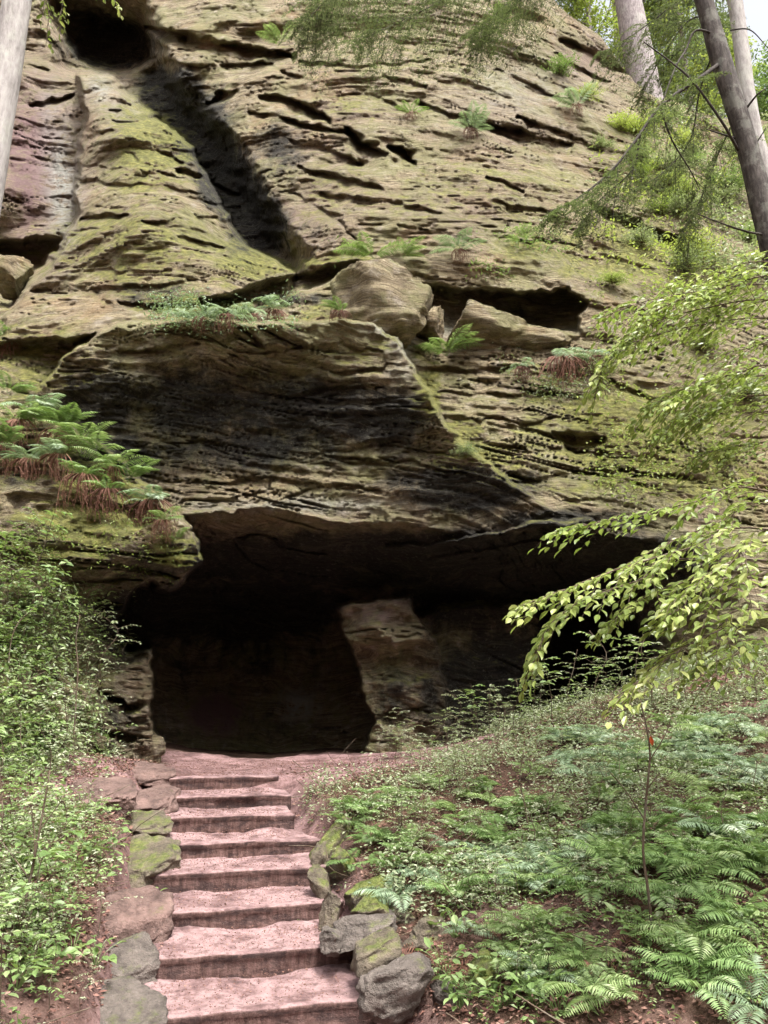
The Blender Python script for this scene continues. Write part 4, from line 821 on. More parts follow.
stems('sapling', [[(74, 735), (76, 700), (78, 668), (76, 640), (80, 615)], [(77, 660), (95, 640)], [(76, 690), (55, 670)]], 'thin pale upright stem in front of the buttress', 'sapling', 8.8, [.010, .005, .005], [(80, 615, 14, .12), (95, 640, 8, .08), (55, 670, 8, .08)], M_HERB, .05)
stems('sapling', [[(530, 850), (526, 812), (520, 780), (524, 750)], [(524, 800), (500, 778), (480, 768)]], 'thin grey twig standing at the left of the upper bank', 'sapling', None, [.008, .005], [(524, 752, 12, .1), (482, 768, 8, .08)], M_UNDER, .045)

# small herbs with broad leaves
def herb_mesh(seed, n=14, R=.14, H=.13, ll=.07):
    r = np.random.default_rng(seed); m = MB(); a = r.uniform(0, 6.28, n); q = R*np.sqrt(r.random(n)); p = np.stack([q*np.cos(a), q*np.sin(a), H*r.uniform(.4, 1.1, n)], -1)
    for k in range(n): tube(m, curve([[0, 0, -.02], p[k]*np.array([.5, .5, .7]), p[k]], 5), .0018, 4, .3)
    leaves(m, p, p*np.array([1, 1, 0])+r.normal(size=(n, 3))*.03, Z+r.normal(size=(n, 3))*.3, ll*r.uniform(.7, 1.2, n), ll*.62, LEAF); return m.mesh('herb', M_HERB, False)
HB = [herb_mesh(i) for i in range(4)]
for u, v, s, lab in [(382, 972, 1.0, 'green herb between the big foreground stone and the tan one'), (442, 972, 1.1, 'bright herb right of the big foreground stone'), (450, 985, .8, 'second bright herb touching the big foreground stone'), (174, 890, .8, 'small herb at the left end of the fourth step'), (309, 922, .9, 'small herb at the right end of the third step'), (300, 930, .6, 'tiny herb on the tread near the narrow brown stone'),
                     (498, 1012, 1.0, 'bright herb below the oval mossy stone'), (520, 985, .8, 'herb right of the oval mossy stone'), (536, 1010, 1.2, 'broad herb at the bottom edge right of centre'), (560, 1018, 1.0, 'herb at the bottom edge farther right'), (150, 982, .7, 'tuft between the two lowest left edging stones'), (155, 968, .6, 'tuft at the left end of the second step'),
                     (142, 905, 1.0, 'bright moss like tuft on the broad reddish edging stone'), (100, 815, 1.1, 'herb behind the small tan edging stone'), (112, 842, 1.0, 'herb next to the pale flat edging stone'), (85, 860, 1.2, 'herb on the litter left of the pale flat stone'), (205, 978, .5, 'tiny seedling against the front of the second step'), (345, 878, .7, 'herb in the gap under the round green stone'),
                     (330, 905, .6, 'herb under the narrow wedge stones'), (742, 880, 1.6, 'broad bright leaves at the right edge above the ferns'), (470, 1000, .8, 'herb left of the oval mossy stone'), (240, 950, .3, 'speck of green on the second tread')]:
    o = obj('herb', random.choice(HB), None, at(u, v), lab, 'herb', 'small herbs between stones and steps'); o.scale = (s,)*3; o.rotation_euler = (0, 0, random.uniform(0, 6))

for i in range(34):
    u, v = (r.uniform(0, 110), r.uniform(830, 1015)) if i % 2 else (r.uniform(440, 760), r.uniform(900, 1015))
    o = obj('herb', random.choice(HB), None, at(u, v), 'small leafy herb scattered over the leaf litter ' + ('left of the edging stones' if i % 2 else 'of the lower right slope'), 'herb', 'herbs on the litter'); o.scale = (r.uniform(.7, 1.3),)*3; o.rotation_euler = (0, 0, random.uniform(0, 6))
# ------------------------------------------------------------------ stuff that nobody could count
def scat(n, x0, x1, y0, y1): x = r.uniform(x0, x1, n); y = r.uniform(y0, y1, n); return x, y
def stepz(x, y):
    t = ((x+.83)*-.2657+(y-5.6)*.964)/.667; k = np.floor(t); s = ((x+.83)*.964+(y-5.6)*.2657)
    on = (k >= 0) & (k < 8) & (np.abs(s) < .62); return np.where(on, k*RISE+.02, -9)
m = MB(); x, y = scat(85000, -6, 6.5, 3.4, 12); z = np.maximum(groundn(x, y), stepz(x, y))
cor = np.abs(x-xc(y))/.62; dens = np.where((cor < 1) & (y > 5), .10, 1)*np.where(np.hypot((x+1)/2.9, (y-12.2)/2.3) < 1, .12, 1)*(.35+ss(-.3, .3, fbm(np.stack([x, y, x*0], -1)*1.1, 2, 90))); k = r.random(len(x)) < dens
p = np.stack([x, y, z+.012+.02*r.random(len(x))], -1)[k]; n = len(p)
leaves(m, p, r.normal(size=(n, 3))*np.array([1, 1, .25]), Z+r.normal(size=(n, 3))*.45, r.uniform(.022, .058, n)*np.where(np.abs(p[:, 0]-xc(p[:, 1])) < .75, .5, 1), r.uniform(.014, .034, n)*np.where(np.abs(p[:, 0]-xc(p[:, 1])) < .75, .5, 1), SLEAF)
obj('leaf_litter', m.mesh('leaf_litter', M_LITTER, False), label='brown and reddish fallen leaves on the ground', cat='leaf litter', kind='stuff')
# crumbs of bark and gravel on the treads and the path
m = MB(); x, y = scat(42000, -4, 1.5, 4.6, 13); z = np.maximum(groundn(x, y), stepz(x, y)); n = len(x)
leaves(m, np.stack([x, y, z+.008], -1), r.normal(size=(n, 3))*np.array([1, 1, .3]), r.normal(size=(n, 3)), r.uniform(.006, .02, n), r.uniform(.005, .012, n), SLEAF)
obj('gravel', m.mesh('gravel', M_LITTER, False), label='crumbs of bark and gravel strewn over the steps', cat='gravel', kind='stuff')
def under(name, n, x0, x1, y0, y1, cond, hmax, lsz, mat, lab, tmpl=SLEAF):
    m = MB(); x, y = scat(n, x0, x1, y0, y1); k = cond(x, y) & (ss(-.25, .35, fbm(np.stack([x, y, x*0], -1)*1.3, 3, 95))*.9+.1 > r.random(n)); x, y = x[k], y[k]; n = len(x); q = 5
    h = hmax*r.uniform(.1, 1, n)**1.2*(.5+.5*fbm(np.stack([x, y, x*0], -1)*.9, 2, 96)+.3); b = np.stack([x, y, groundn(x, y)], -1)
    ps = (b[:, None]+r.normal(size=(n, q, 3))*np.array([.045, .045, .02])+(h[:, None]*r.uniform(.5, 1, (n, q)))[..., None]*Z).reshape(-1, 3); N = len(ps)
    leaves(m, ps, r.normal(size=(N, 3))*np.array([1, 1, .3]), Z+r.normal(size=(N, 3))*.5, lsz*r.uniform(.5, 1.3, N), lsz*.5*r.uniform(.7, 1.2, N), tmpl)
    for i in r.choice(n, min(n, 900), replace=False): tube(m, [b[i], b[i]+np.array([r.normal()*.03, r.normal()*.03, h[i]])], .002, 3, .1)
    obj(name, m.mesh(name, mat, False), label=lab, cat='undergrowth', kind='stuff')
offp = lambda x, y: np.abs(x-xc(y)-.1) > .82+.25*(y < 7.2)
land = lambda x, y: np.hypot((x+1)/2.7, (y-12.2)/2.2) > 1
under('undergrowth', 19000, -.9, 7, 6.2, 13.2, lambda x, y: offp(x, y) & land(x, y), .34, .05, M_UNDER, 'tangled grey green undergrowth on the upper right bank')
under('ground_cover', 6500, -.1, 6, 4, 8, lambda x, y: (x > .55), .16, .05, M_HERB, 'small bright leaves dotted over the right slope')
under('ground_cover', 5000, -6, -1.6, 3.6, 11, lambda x, y: (x < xc(y)-1.3), .24, .06, M_HERB, 'small green leaves carpeting the left slope')
under('undergrowth', 7000, -6, -1.6, 3.6, 11, lambda x, y: (x < xc(y)-1.25), .3, .05, M_UNDER, 'pale tangled undergrowth on the left slope')
def onrock(name, n, region, hang, lsz, mat, lab, q=6, spread=.12, thr=0.0, sd=0):
    m = MB(); u = r.uniform(region[0], region[2], n); v = r.uniform(region[1], region[3], n)
    i = np.clip(np.searchsorted(us, u), 1, len(us)-2); j = np.clip(np.searchsorted(vs, v), 1, len(vs)-2); p = Xs[j, i]
    k = fbm(p*.9+sd, 3, 97+sd) > thr+.25*(r.random(n)-.5)
    if region[4]: k &= np.array([region[4](a_, b_) for a_, b_ in zip(u, v)])
    k &= (Xs[j-1, i][:, 2]-Xs[j+1, i][:, 2]) > .0
    p = p[k]; n = len(p); ps = (p[:, None]+r.normal(size=(n, q, 3))*spread*np.array([1, .5, .7])+np.array([0, -.08, hang])).reshape(-1, 3); N = len(ps)
    leaves(m, ps, r.normal(size=(N, 3))*np.array([1, 1, .4])-Z*.2, Z+np.array([0, -.35, 0])+r.normal(size=(N, 3))*.45, lsz*r.uniform(.35, 1.6, N), lsz*r.uniform(.35, .65, N), LEAF if lsz > .05 else SLEAF)
    obj(name, m.mesh(name, mat, False), label=lab, cat='ground cover', kind='stuff')
inb = lambda a_, b_: a_ < np.interp(b_, [400, 440, 470, 500, 545, 580, 600, 640, 700, 780], [0, 85, 125, 150, 190, 175, 110, 92, 92, 110])
onrock('ground_cover', 900, (-60, 590, 150, 775, inb), .05, .065, M_HERB, 'green leaves covering the foot of the mossy buttress', 7, .13, -.12)
onrock('ground_cover', 1000, (-60, 590, 150, 775, inb), .08, .055, M_UNDER, 'pale leaves mixed into the growth on the buttress foot', 7, .15, -.05, 3)
onrock('ground_cover', 900, (-60, 400, 200, 580, inb), .03, .04, M_BEECH, 'small leaves and moss tufts on the upper buttress', 6, .09, .05, 5)
onrock('ground_cover', 2400, (600, 110, 800, 300, lambda a_, b_: b_ > np.interp(a_, [600, 640, 700, 800], [175, 110, 110, 120]) and b_ < np.interp(a_, [600, 660, 720, 800], [190, 215, 285, 300])), .1, .12, M_UNDER, 'leafy growth on the right shoulder of the cliff', 7, .28, -.1, 7)
onrock('ground_cover', 800, (590, 120, 800, 310, lambda a_, b_: b_ > np.interp(a_, [600, 640, 700, 800], [150, 110, 110, 120])), .1, .12, M_YEL, 'yellow green leaves on the right shoulder of the cliff', 6, .25, .12, 9)
onrock('ground_cover', 1100, (590, 280, 800, 500, None), .05, .07, M_BEECH, 'moss and small leaves on the rock behind the beech sprays', 6, .15, .08, 11)
onrock('ground_cover', 900, (560, 560, 800, 720, lambda a_, b_: b_ > np.interp(a_, [560, 640, 800], [700, 690, 640])), .1, .06, M_UNDER, 'pale leaves at the top of the right bank', 8, .15, -.3, 13)
onrock('ground_cover', 700, (150, 296, 300, 330, lambda a_, b_: b_ < 326), -.02, .06, M_FERNB, 'pale foliage trailing over the rim of the dark block', 6, .14, -.2, 15)
onrock('ground_cover', 500, (300, 225, 560, 275, None), .02, .07, M_HERB, 'green tufts along the ledge under the upper face', 6, .14, .12, 17)
onrock('ground_cover', 500, (500, 340, 620, 400, None), .0, .06, M_UNDER, 'grey green tufts around the ledge ferns', 6, .14, .05, 19)
# fallen twigs and dry stalks
m = MB(); x, y = scat(900, -5, 6, 4.2, 11.5); k = offp(x, y); x, y = x[k], y[k]
for i in range(len(x)):
    b = GP(x[i], y[i])+Z*.03; th = r.uniform(0, 6.28); l = r.uniform(.1, .45); u_ = np.array([math.cos(th), math.sin(th), r.normal()*.35+.15])
    tube(m, curve([b, b+u_*l*.5+r.normal(size=3)*.02, b+u_*l], 5), r.uniform(.002, .005), 4, r.random())
obj('fallen_twigs', m.mesh('fallen_twigs', M_TWIG), label='dry twigs and stalks lying over the slopes', cat='twigs', kind='stuff')

# ------------------------------------------------------------------ trees
def spray(tw, fo, pts, ll=.08, tl=.42, step=.085, r0=.009, nl=7, wide=.5, tmpl=LEAF):
    c = curve(pts, 40); c[2:] += .0; seg = np.linalg.norm(np.diff(c, axis=0), axis=1).sum(); tube(tw, c, np.linspace(r0, .0025, 40), 6, .3)
    n = int(seg/step)
    for k in range(2, n):
        t = k/n; i = min(int(t*39), 38); p = c[i]+(c[i+1]-c[i])*(t*39-i); T = unit(c[i+1]-c[i]); sd = unit(np.cross(Z, T))*(1 if k % 2 else -1)
        if k % 3 and t > .08:
            l = tl*(1-.65*t**2)*r.uniform(.6, 1.15); d = unit(T*.9+sd*.8+Z*r.uniform(-.25, .08)); q = curve([p, p+d*l*.5, p+d*l-Z*l*.22], 6); tube(tw, q, np.linspace(r0*.35, .0012, 6), 4, .3)
            s = np.linspace(.2, 1, max(3, int(nl*(1.1-.6*t)))); ii = np.clip((s*5).astype(int), 0, 4); pos = q[ii]+(q[ii+1]-q[ii])*(s*5-ii)[:, None]; m_ = len(s); sg_ = np.where(np.arange(m_) % 2, 1, -1)
            dd = unit(np.cross(Z, d)); ax = d*.75+dd*sg_[:, None]*.8-Z*.3+r.normal(size=(m_, 3))*.18; ax[-1] = d-Z*.3
            leaves(fo, pos, ax, Z+np.array([0, -.3, 0])+r.normal(size=(m_, 3))*.42, ll*r.uniform(.65, 1.15, m_), ll*wide*r.uniform(.85, 1.1, m_), tmpl)
        else: leaves(fo, [p], [T*.5+sd-Z*.3], Z+r.normal(size=3)*.3, ll*r.uniform(.7, 1.1), ll*wide, tmpl)
def tree(name, lab, base, trunk_px, bk, cat='tree', group=None):
    o = obj(name, None, None, base, lab, cat, group); m = MB(); c = curve([x[0] for x in trunk_px], 40)-np.asarray(base); rr = np.interp(np.linspace(0, 1, 40), np.linspace(0, 1, len(trunk_px)), [x[1] for x in trunk_px])
    tube(m, c, rr, 24, .5, .12, 5); obj('trunk', m.mesh('trunk', bk), o); return o
# young beech just outside the right edge whose branches reach into view
bb = GP(4.6, 5.2)
be = tree('beech_tree', 'beech at the right edge, its leafy lower branches hanging in front of the cave', bb, [(bb-Z*.2, .11), (bb+np.array([-.05, .1, 1.5]), .09), (bb+np.array([-.2, .2, 3]), .07), (bb+np.array([-.3, .4, 5]), .04)], M_BARK_PALE)
def br(o, base, paths, leafmat, **kw):
    for pts in paths:
        tw, fo = MB(), MB(); spray(tw, fo, np.array(pts)-base, **kw); b = obj('branch', tw.mesh('branch', M_TWIG), o); obj('leaves', fo.mesh('leaves', leafmat, False), b)
def tp(h, b=bb): return b+np.array([-.03*h*2, .05*h*2, h])
br(be, bb, [[tp(2.0), P(770, 492, 5.1), P(690, 503, 5.0), P(610, 520, 5.0), P(556, 532, 5.0)],
            [tp(1.9), P(772, 530, 5.0), P(690, 548, 4.9), P(610, 572, 4.8), P(560, 592, 4.8), P(524, 604, 4.8)],
            [tp(1.85), P(700, 560, 5.1), P(640, 580, 5.0), P(580, 602, 4.9), P(548, 628, 4.9), P(530, 668, 4.9)],
            [tp(1.8), P(760, 560, 5.2), P(690, 580, 5.1), P(640, 600, 5.1), P(606, 626, 5.1)],
            [tp(1.5), P(768, 610, 5.0), P(720, 630, 4.9), P(680, 650, 4.8), P(650, 672, 4.8), P(616, 700, 4.8)],
            [tp(1.6), P(772, 580, 4.8), P(730, 592, 4.7), P(690, 606, 4.7), P(668, 614, 4.7)],
            [tp(1.4), P(775, 640, 5.2), P(735, 655, 5.1), P(700, 668, 5.1)], [tp(2.1), P(775, 505, 5.5), P(725, 520, 5.5), P(675, 540, 5.4), P(630, 562, 5.4)], [tp(1.7), P(778, 545, 4.7), P(735, 560, 4.6), P(700, 580, 4.6), P(672, 602, 4.6)]], M_BEECH, ll=.078, tl=.5, nl=9, step=.055)
bb2 = GP(5.2, 6.4)
be2 = tree('beech_tree', 'beech at the right edge whose higher yellow green sprays cover the cliff', bb2, [(bb2-Z*.2, .13), (bb2+np.array([-.05, .1, 2]), .11), (bb2+np.array([-.2, .2, 4]), .08), (bb2+np.array([-.3, .4, 6.5]), .04)], M_BARK_PALE)
def tp2(h): return bb2+np.array([-.04*h, .05*h, h])
br(be2, bb2, [[tp2(4.6), P(780, 285, 6.2), P(710, 290, 6.1), P(650, 300, 6.0), P(600, 318, 6.0)], [tp2(4.3), P(775, 318, 6.2), P(700, 325, 6.1), P(640, 340, 6.0), P(606, 362, 6.0), P(600, 380, 6.0)],
              [tp2(3.9), P(775, 375, 6.1), P(720, 380, 6.0), P(680, 390, 6.0), P(650, 405, 6.0)], [tp2(3.7), P(780, 410, 6.3), P(730, 412, 6.2), P(680, 420, 6.2)], [tp2(4.8), P(770, 262, 6.5), P(720, 272, 6.4), P(670, 285, 6.4)], [tp2(4.2), P(790, 340, 6.8), P(740, 350, 6.8), P(690, 362, 6.8)], [tp2(4.5), P(775, 300, 5.9), P(715, 306, 5.9), P(655, 322, 5.8), P(618, 345, 5.8)], [tp2(3.6), P(775, 395, 5.9), P(730, 400, 5.8), P(690, 412, 5.8), P(660, 432, 5.8)], [tp2(3.4), P(780, 440, 6.3), P(740, 445, 6.2), P(700, 455, 6.2)], [tp2(4.4), P(785, 300, 6.9), P(735, 310, 6.9), P(680, 325, 6.9), P(640, 345, 6.8)], [tp2(4.9), P(780, 275, 5.8), P(730, 285, 5.8), P(680, 300, 5.7), P(640, 318, 5.7)], [tp2(3.8), P(785, 365, 5.6), P(740, 372, 5.6), P(700, 385, 5.6), P(670, 402, 5.6)]], M_BEECH, ll=.078, tl=.65, nl=10, step=.045)

# hemlock sprays
def hspray(tw, fo, pts, tl=.5, step=.05, r0=.02, dens=34, droop=.5, nl=.028):
    c = curve(pts, 50); seg = np.linalg.norm(np.diff(c, axis=0), axis=1).sum(); tube(tw, c, np.linspace(r0, .004, 50), 7, .3); n = int(seg/step)
    for k in range(n):
        t = .12+.88*k/n; i = min(int(t*49), 48); p = c[i]+(c[i+1]-c[i])*(t*49-i); T = unit(c[i+1]-c[i]); sd = unit(np.cross(Z, T))*(1 if k % 2 else -1)
        l = tl*(.5+.8*math.sin(math.pi*min(t*1.0, .95)))*r.uniform(.4, 1.1); d = unit(T*.6+sd*r.uniform(.4, 1)-Z*r.uniform(0, droop)); q = curve([p, p+d*l*.5-Z*l*.08, p+d*l-Z*l*.4*droop*2*r.random()], 7); tube(tw, q, np.linspace(.003, .001, 7), 3, .3)
        for (a, bq, ln) in [(0, 6, 1)]+[(j, None, .35) for j in (2, 3, 4, 5) for _ in (0, 1)]:
            if bq is None:
                dd = unit(q[a]-q[a-1]); s2 = unit(np.cross(Z, dd))*(1 if r.random() < .5 else -1); qq = np.array([q[a], q[a]+unit(dd+s2*.9-Z*.25)*l*ln*r.uniform(.5, 1.1)]); nn = int(dens*.45)
            else: qq = q; nn = dens
            s = r.random(nn)*(len(qq)-1); ii = np.minimum(s.astype(int), len(qq)-2); pos = qq[ii]+(qq[ii+1]-qq[ii])*(s-ii)[:, None]; dd = unit(qq[-1]-qq[0]); ss_ = unit(np.cross(Z, dd))*np.where(r.random(nn) < .5, 1, -1)[:, None]
            leaves(fo, pos, dd*.5+ss_+r.normal(size=(nn, 3))*.2, Z+r.normal(size=(nn, 3))*.3, nl*r.uniform(.7, 1.3, nn), nl*.28, DIA)
def hbr(o, base, paths, **kw):
    for pts in paths:
        tw, fo = MB(), MB(); hspray(tw, fo, np.array(pts)-base, **kw); b = obj('branch', tw.mesh('branch', M_BRANCH), o); obj('needles', fo.mesh('needles', M_HEML, False), b)
dT = 7.2
tb = np.array([P(800, 380, dT)[0]+.45, dT, 0]); tb[2] = groundn(tb[0], tb[1])
he = tree('hemlock_tree', 'dark leaning hemlock trunk at the upper right with drooping needle branches', tb, [(tb-Z*.2, .19), (P(802, 380, dT), .10), (P(776, 262, dT), .122), (P(748, 149, dT), .115), (P(727, 80, dT), .11), (P(704, 0, dT), .105), (P(675, -110, dT), .10), (P(645, -260, dT), .11)], M_BARK_DARK)
hbr(he, tb, [[P(722, 62, dT), P(700, 78, 7.0), P(661, 106, 6.9), P(633, 144, 6.8), P(609, 173, 6.7), P(575, 200, 6.6), P(548, 212, 6.5)]], tl=.55, step=.045, r0=.026, dens=30)
hbr(he, tb, [[P(690, -150, dT), P(600, -90, 7.2), P(500, -30, 7.4), P(420, 12, 7.6), P(360, 40, 7.8)], [P(690, -160, dT), P(620, -110, 8.0), P(560, -40, 8.4), P(500, 10, 8.6), P(470, 40, 8.7)], [P(690, -140, dT), P(560, -90, 6.8), P(430, -50, 7), P(340, -10, 7.1), P(300, 30, 7.2)]], tl=.7, step=.038, r0=.016, dens=32, droop=.9)
hbr(he, tb, [[P(718, 40, dT), P(700, 90, 7.5), P(690, 140, 7.6), P(660, 175, 7.6), P(630, 190, 7.6)], [P(661, 110, 6.9), P(672, 140, 7), P(690, 170, 7.1), P(700, 190, 7.2)], [P(640, 136, 6.85), P(632, 170, 6.9), P(600, 200, 6.9), P(580, 225, 6.9)], [P(720, 20, dT), P(690, 20, 8), P(660, 60, 8.4), P(640, 100, 8.6)]], tl=.5, step=.045, r0=.012, dens=28, droop=.8)
hbr(he, tb, [[P(735, -60, dT), P(690, -10, 7.8), P(640, 30, 8), P(600, 55, 8.2)], [P(745, 100, dT), P(720, 150, 7.8), P(700, 200, 7.9), P(680, 235, 8)], [P(700, -160, dT), P(560, -60, 8.5), P(520, 0, 9), P(480, 35, 9.2)], [P(690, -150, dT), P(470, -60, 8), P(360, -10, 8.4), P(320, 20, 8.6)]], tl=.6, step=.04, r0=.012, dens=32, droop=.9)
for pts, rr in [([P(727, 40, dT), P(697, 30, 7.1), P(686, 50, 7.1), P(676, 66, 7.0), P(661, 106, 6.9)], .016), ([P(738, 150, dT), P(722, 122, 6.95), P(695, 84, 6.9), P(676, 66, 6.9), P(644, 42, 6.9)], .017), ([P(765, 235, dT), P(745, 231, 7), P(718, 222, 7), P(698, 214, 7)], .014), ([P(735, 138, dT), P(715, 132, 7.1), P(706, 129, 7.1)], .012),
                ([P(745, 110, dT), P(757, 95, 7), P(766, 88, 7)], .014), ([P(752, 150, dT), P(766, 128, 7.1)], .012), ([P(730, 30, dT), P(750, 30, 7), P(768, 48, 7)], .01), ([P(655, 118, 6.9), P(654, 132, 6.9), P(656, 150, 6.9)], .006), ([P(609, 173, 6.7), P(606, 220, 6.7), P(602, 245, 6.7)], .004), ([P(618, 170, 6.7), P(612, 230, 6.7), P(615, 258, 6.7)], .004)]:
    m = MB(); tube(m, curve(pts, 20)-tb, np.linspace(rr, rr*.4, 20), 7, .3, .1, 3); obj('dead_branch', m.mesh('dead_branch', M_BRANCH), he)
# pale trunk standing behind it
d2 = 10.5; t2 = np.array([P(790, 400, d2)[0]+.3, d2, 0]); t2[2] = groundn(t2[0], t2[1])
pt = tree('beech_tree', 'paler trunk rising close behind the dark hemlock trunk', t2, [(t2-Z*.2, .24), (P(800, 400, d2), .14), (P(785, 250, d2), .13), (P(752, 120, d2), .12), (P(735, 0, d2), .125), (P(708, -150, d2), .1)], M_BARK_PALE)
br(pt, t2, [[P(738, 0, d2), P(720, -20, d2), P(690, -10, d2), P(660, 20, d2)], [P(760, 140, d2), P(740, 150, 10.2), P(720, 180, 10), P(700, 215, 10)]], M_YEL, ll=.085, tl=.5)
# pale trunk at the left edge
d3 = 5.6; t3 = P(-17, 215, d3); t3b = np.array([t3[0], d3, 0]); t3b[2] = groundn(t3b[0], t3b[1])
lt = tree('beech_tree', 'pale smooth trunk cut by the upper left edge of the photo', t3b, [(t3b-Z*.2, .19), (np.array([t3[0], d3, 2.5]), .15), (np.array([t3[0], d3, t3[2]]), .125), (np.array([t3[0]+.01, d3, 9.5]), .12), (np.array([t3[0]+.02, d3, 13]), .1)], M_BARK_PALE)
br(lt, t3b, [[P(10, -30, d3), P(38, -15, 5.7), P(48, 10, 5.8), P(46, 45, 5.8)], [P(10, -60, d3), P(70, -40, 5.8), P(100, -20, 6), P(122, 12, 6)], [P(10, -50, d3), P(50, -30, 5.8), P(62, 0, 5.8), P(58, 22, 5.8)]], M_BEECH, ll=.07, tl=.22, step=.06, r0=.006)

# woodland on top of the cliff
def crown_tree(name, lab, base, H, R, lm, n, lsz, bk, group='trees on top of the cliff', lean=0.0, tr=None, seed=0, low=.25):
    rr = np.random.default_rng(seed); base = np.asarray(base, float); o = obj(name, None, None, base, lab, 'tree', group); tr = tr or H*.014
    c = curve([[0, 0, -1], [lean*.3*H, 0, H*.35], [lean*.7*H, 0, H*.7], [lean*H, 0, H]], 24); m = MB(); tube(m, c, np.linspace(tr, tr*.25, 24), 14, .5, .1, seed); obj('trunk', m.mesh('trunk', bk), o)
    m = MB(); tw = MB(); K = 70
    for k in range(K):
        t = low+(1-low)*(k+rr.random())/K; p = c[min(int(t*23), 23)]; th = rr.uniform(0, 6.28); l = R*(1.1-.65*t)*rr.uniform(.5, 1.1); d = np.array([math.cos(th), math.sin(th), rr.uniform(-.25, .35)])
        q = curve([p, p+d*l*.5, p+d*l-Z*.12*l], 8); tube(tw, q, np.linspace(tr*.18, tr*.03, 8), 4, .4); nn = n//K
        s = rr.uniform(.25, 1, nn)**.8*7; ii = np.minimum(s.astype(int), 6); pos = q[ii]+(q[ii+1]-q[ii])*(s-ii)[:, None]+rr.normal(size=(nn, 3))*np.array([.16, .16, .07])*R*.5
        leaves(m, pos, rr.normal(size=(nn, 3))*np.array([1, 1, .4])-Z*.2, Z+rr.normal(size=(nn, 3))*.5, lsz*rr.uniform(.6, 1.3, nn), lsz*.5, SLEAF)
    obj('limbs', tw.mesh('limbs', bk), o); obj('crown', m.mesh('crown', lm, False), o); return o
b0 = P(652, 112, 21.8)
crown_tree('pine_tree', 'thick greyish purple trunk standing on the cliff crest', b0-Z*.6, 24, 3.5, M_HEML, 9000, .12, M_BARK_MID, lean=-.09, tr=.56, seed=1, low=.42)
for i, (u, v, d, H, R, lm, lab) in enumerate([(590, 30, 26, 9, 2.6, M_YEL, 'bright yellow green maple on the crest left of the thick trunk'), (690, 105, 26, 11, 2.6, M_HEML, 'dark evergreen on the crest right of the thick trunk'), (680, 120, 31, 13, 3.4, M_FERN, 'tall green tree behind the crest right of the thick trunk'),
                                            (735, 135, 29, 6, 2.6, M_YEL, 'yellow green tree behind the dark hemlock trunk'), (800, 150, 27, 6, 3, M_FERN, 'green tree beyond the upper right edge'), (540, 5, 27, 8, 3, M_FERN, 'green tree peeping over the crest at the top centre'), (620, 60, 33, 14, 4, M_HEML, 'evergreen far behind the thick trunk'), (655, 100, 27, 8, 2.6, M_YEL, 'low yellow green tree right behind the thick trunk'), (720, 125, 34, 8, 3.4, M_HEML, 'dark evergreen low behind the pale trunk')]):
    crown_tree('broadleaf_tree' if lm != M_HEML else 'hemlock_tree', lab, P(u, v, d)-Z*1.0, H, R, lm, 9000, .17, M_BARK_MID, seed=20+i, low=.08)
# bushes on the wooded right shoulder of the cliff
bush = []
def bush_parts(seed, mat):
    rr = np.random.default_rng(seed); m = MB(); tw = MB()
    for k in range(26):
        th = rr.uniform(0, 6.28); e = rr.uniform(.15, 1.3); d = np.array([math.cos(th)*math.cos(e), math.sin(th)*math.cos(e), math.sin(e)]); l = rr.uniform(.5, 1.0); q = curve([[0, 0, 0], d*l*.5, d*l-Z*.12], 6); tube(tw, q, np.linspace(.012, .003, 6), 4, .4)
        nn = 60; s = rr.uniform(.2, 1, nn)*5; ii = np.minimum(s.astype(int), 4); pos = q[ii]+(q[ii+1]-q[ii])*(s-ii)[:, None]+rr.normal(size=(nn, 3))*.09
        leaves(m, pos, rr.normal(size=(nn, 3))*np.array([1, 1, .4]), Z+rr.normal(size=(nn, 3))*.45, rr.uniform(.05, .1, nn), .04, SLEAF)
    return tw.mesh('stems', M_TWIG), m.mesh('foliage', mat, False)
BP = [bush_parts(1, M_UNDER), bush_parts(2, M_YEL), bush_parts(3, M_FERN), bush_parts(4, M_BEECH)]
def bushat(p, s, k, lab, group):
    o = obj('bush', None, None, p, lab, 'bush', group); o.scale = (s, s, s*.8); o.rotation_euler = (0, 0, random.uniform(0, 6)); obj('stems', BP[k][0], o); obj('foliage', BP[k][1], o)
rs = 'bushes on the wooded right shoulder of the cliff'
for i in range(24):
    u = r.uniform(630, 775); v = r.uniform(118, 275)
    if u < 680 and v > 210: v -= 60
    bushat(CP(u, v, .1), r.uniform(.5, 1.15), int(r.choice([0, 0, 2, 3, 1])), 'leafy bush in the growth covering the right shoulder of the cliff', rs)
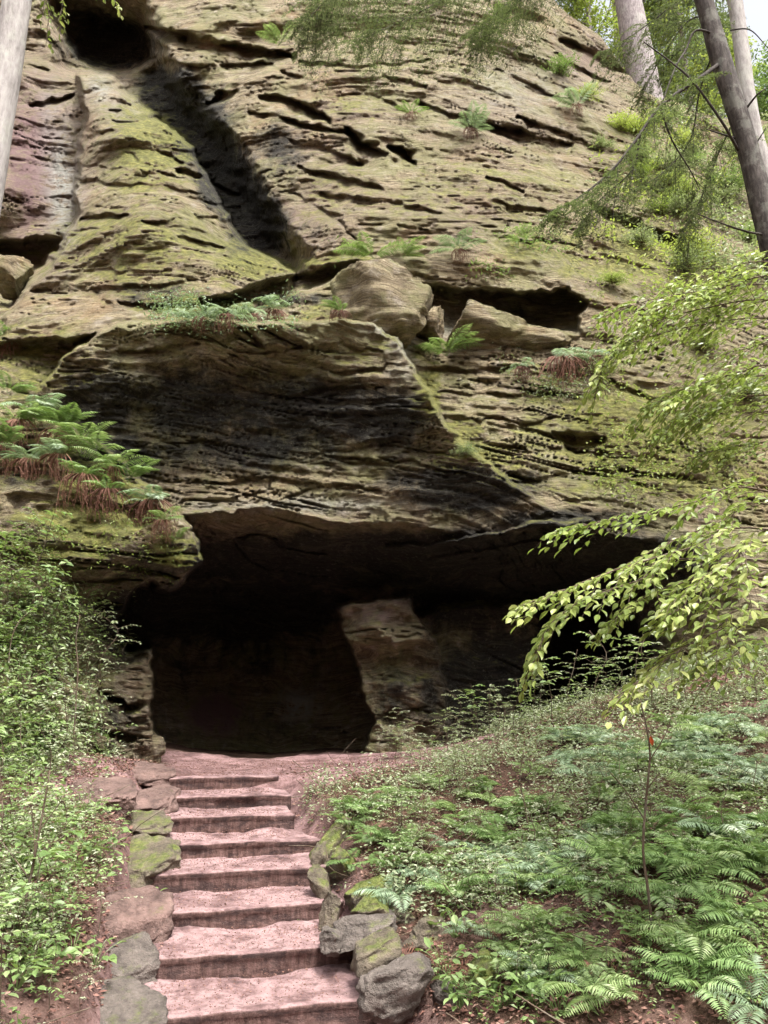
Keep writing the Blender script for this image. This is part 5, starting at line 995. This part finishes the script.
for u, v, s, k, lab in [(560, 75, .8, 2, 'small bush on the slabs below the crest'), (585, 100, .6, 1, 'yellow bush on the slabs under the thick trunk'), (620, 130, .8, 1, 'bush at the left foot of the thick trunk'), (600, 150, .6, 0, 'sparse bush below the slabs near the hanging hemlock twigs'), (640, 245, .7, 0, 'bush over the dark ledge at the right'), (690, 255, .9, 1, 'bright bush above the upper beech sprays'), (610, 285, .5, 3, 'small bright bush at the right end of the ledge gap'),
                       (600, 375, .5, 0, 'grey bush right of the ledge ferns'), (700, 350, .8, 3, 'bush on the mossy rock behind the upper beech sprays'), (745, 400, .9, 0, 'bush at the right edge above the middle of the photo'), (720, 460, .6, 3, 'small bush just above the lower beech branches'), (500, 20, .7, 2, 'bush at the top of the cliff near the centre'), (440, 5, .6, 0, 'bush on the cliff at the top edge of the photo'), (465, 455, .35, 0, 'wispy tuft on the edge of the dark block')]:
    bushat(CP(u, v, .1), s, k, lab, rs)
# ------------------------------------------------------------------ light
def lights():
    w = bpy.data.worlds.new('World'); S.world = w; w.use_nodes = True; nt = w.node_tree
    bg = nt.nodes['Background']; sk = nt.nodes.new('ShaderNodeTexSky'); sk.sky_type = 'NISHITA'; sk.sun_disc = False
    el, az = math.radians(66), math.radians(150)     # azimuth measured clockwise from +Y (north)
    sk.sun_elevation = el; sk.sun_rotation = az; sk.air_density = 1.0; sk.dust_density = 9.0; sk.ozone_density = .5
    hs = nt.nodes.new('ShaderNodeHueSaturation'); hs.inputs['Saturation'].default_value = .35; hs.inputs['Value'].default_value = 1.1; nt.links.new(sk.outputs[0], hs.inputs['Color']); nt.links.new(hs.outputs[0], bg.inputs[0]); bg.inputs[1].default_value = .125
    l = bpy.data.lights.new('sun', 'SUN'); l.energy = 2.3; l.angle = math.radians(12); l.color = (1, .975, .93)
    o = bpy.data.objects.new('sun', l); COL.objects.link(o)
    d = Vector((math.sin(az)*math.cos(el), math.cos(az)*math.cos(el), math.sin(el)))
    o.rotation_euler = d.to_track_quat('Z', 'Y').to_euler()
lights()
S.view_settings.view_transform = 'Standard'; S.view_settings.look = 'None'; S.view_settings.gamma = 1; S.view_settings.exposure = 1.45
S.render.engine = 'CYCLES'
try:
    S.cycles.max_bounces = 6; S.cycles.diffuse_bounces = 3; S.cycles.use_denoising = True; S.cycles.denoising_prefilter = 'ACCURATE'; S.cycles.adaptive_threshold = .02; S.cycles.transparent_max_bounces = 4
except Exception: pass
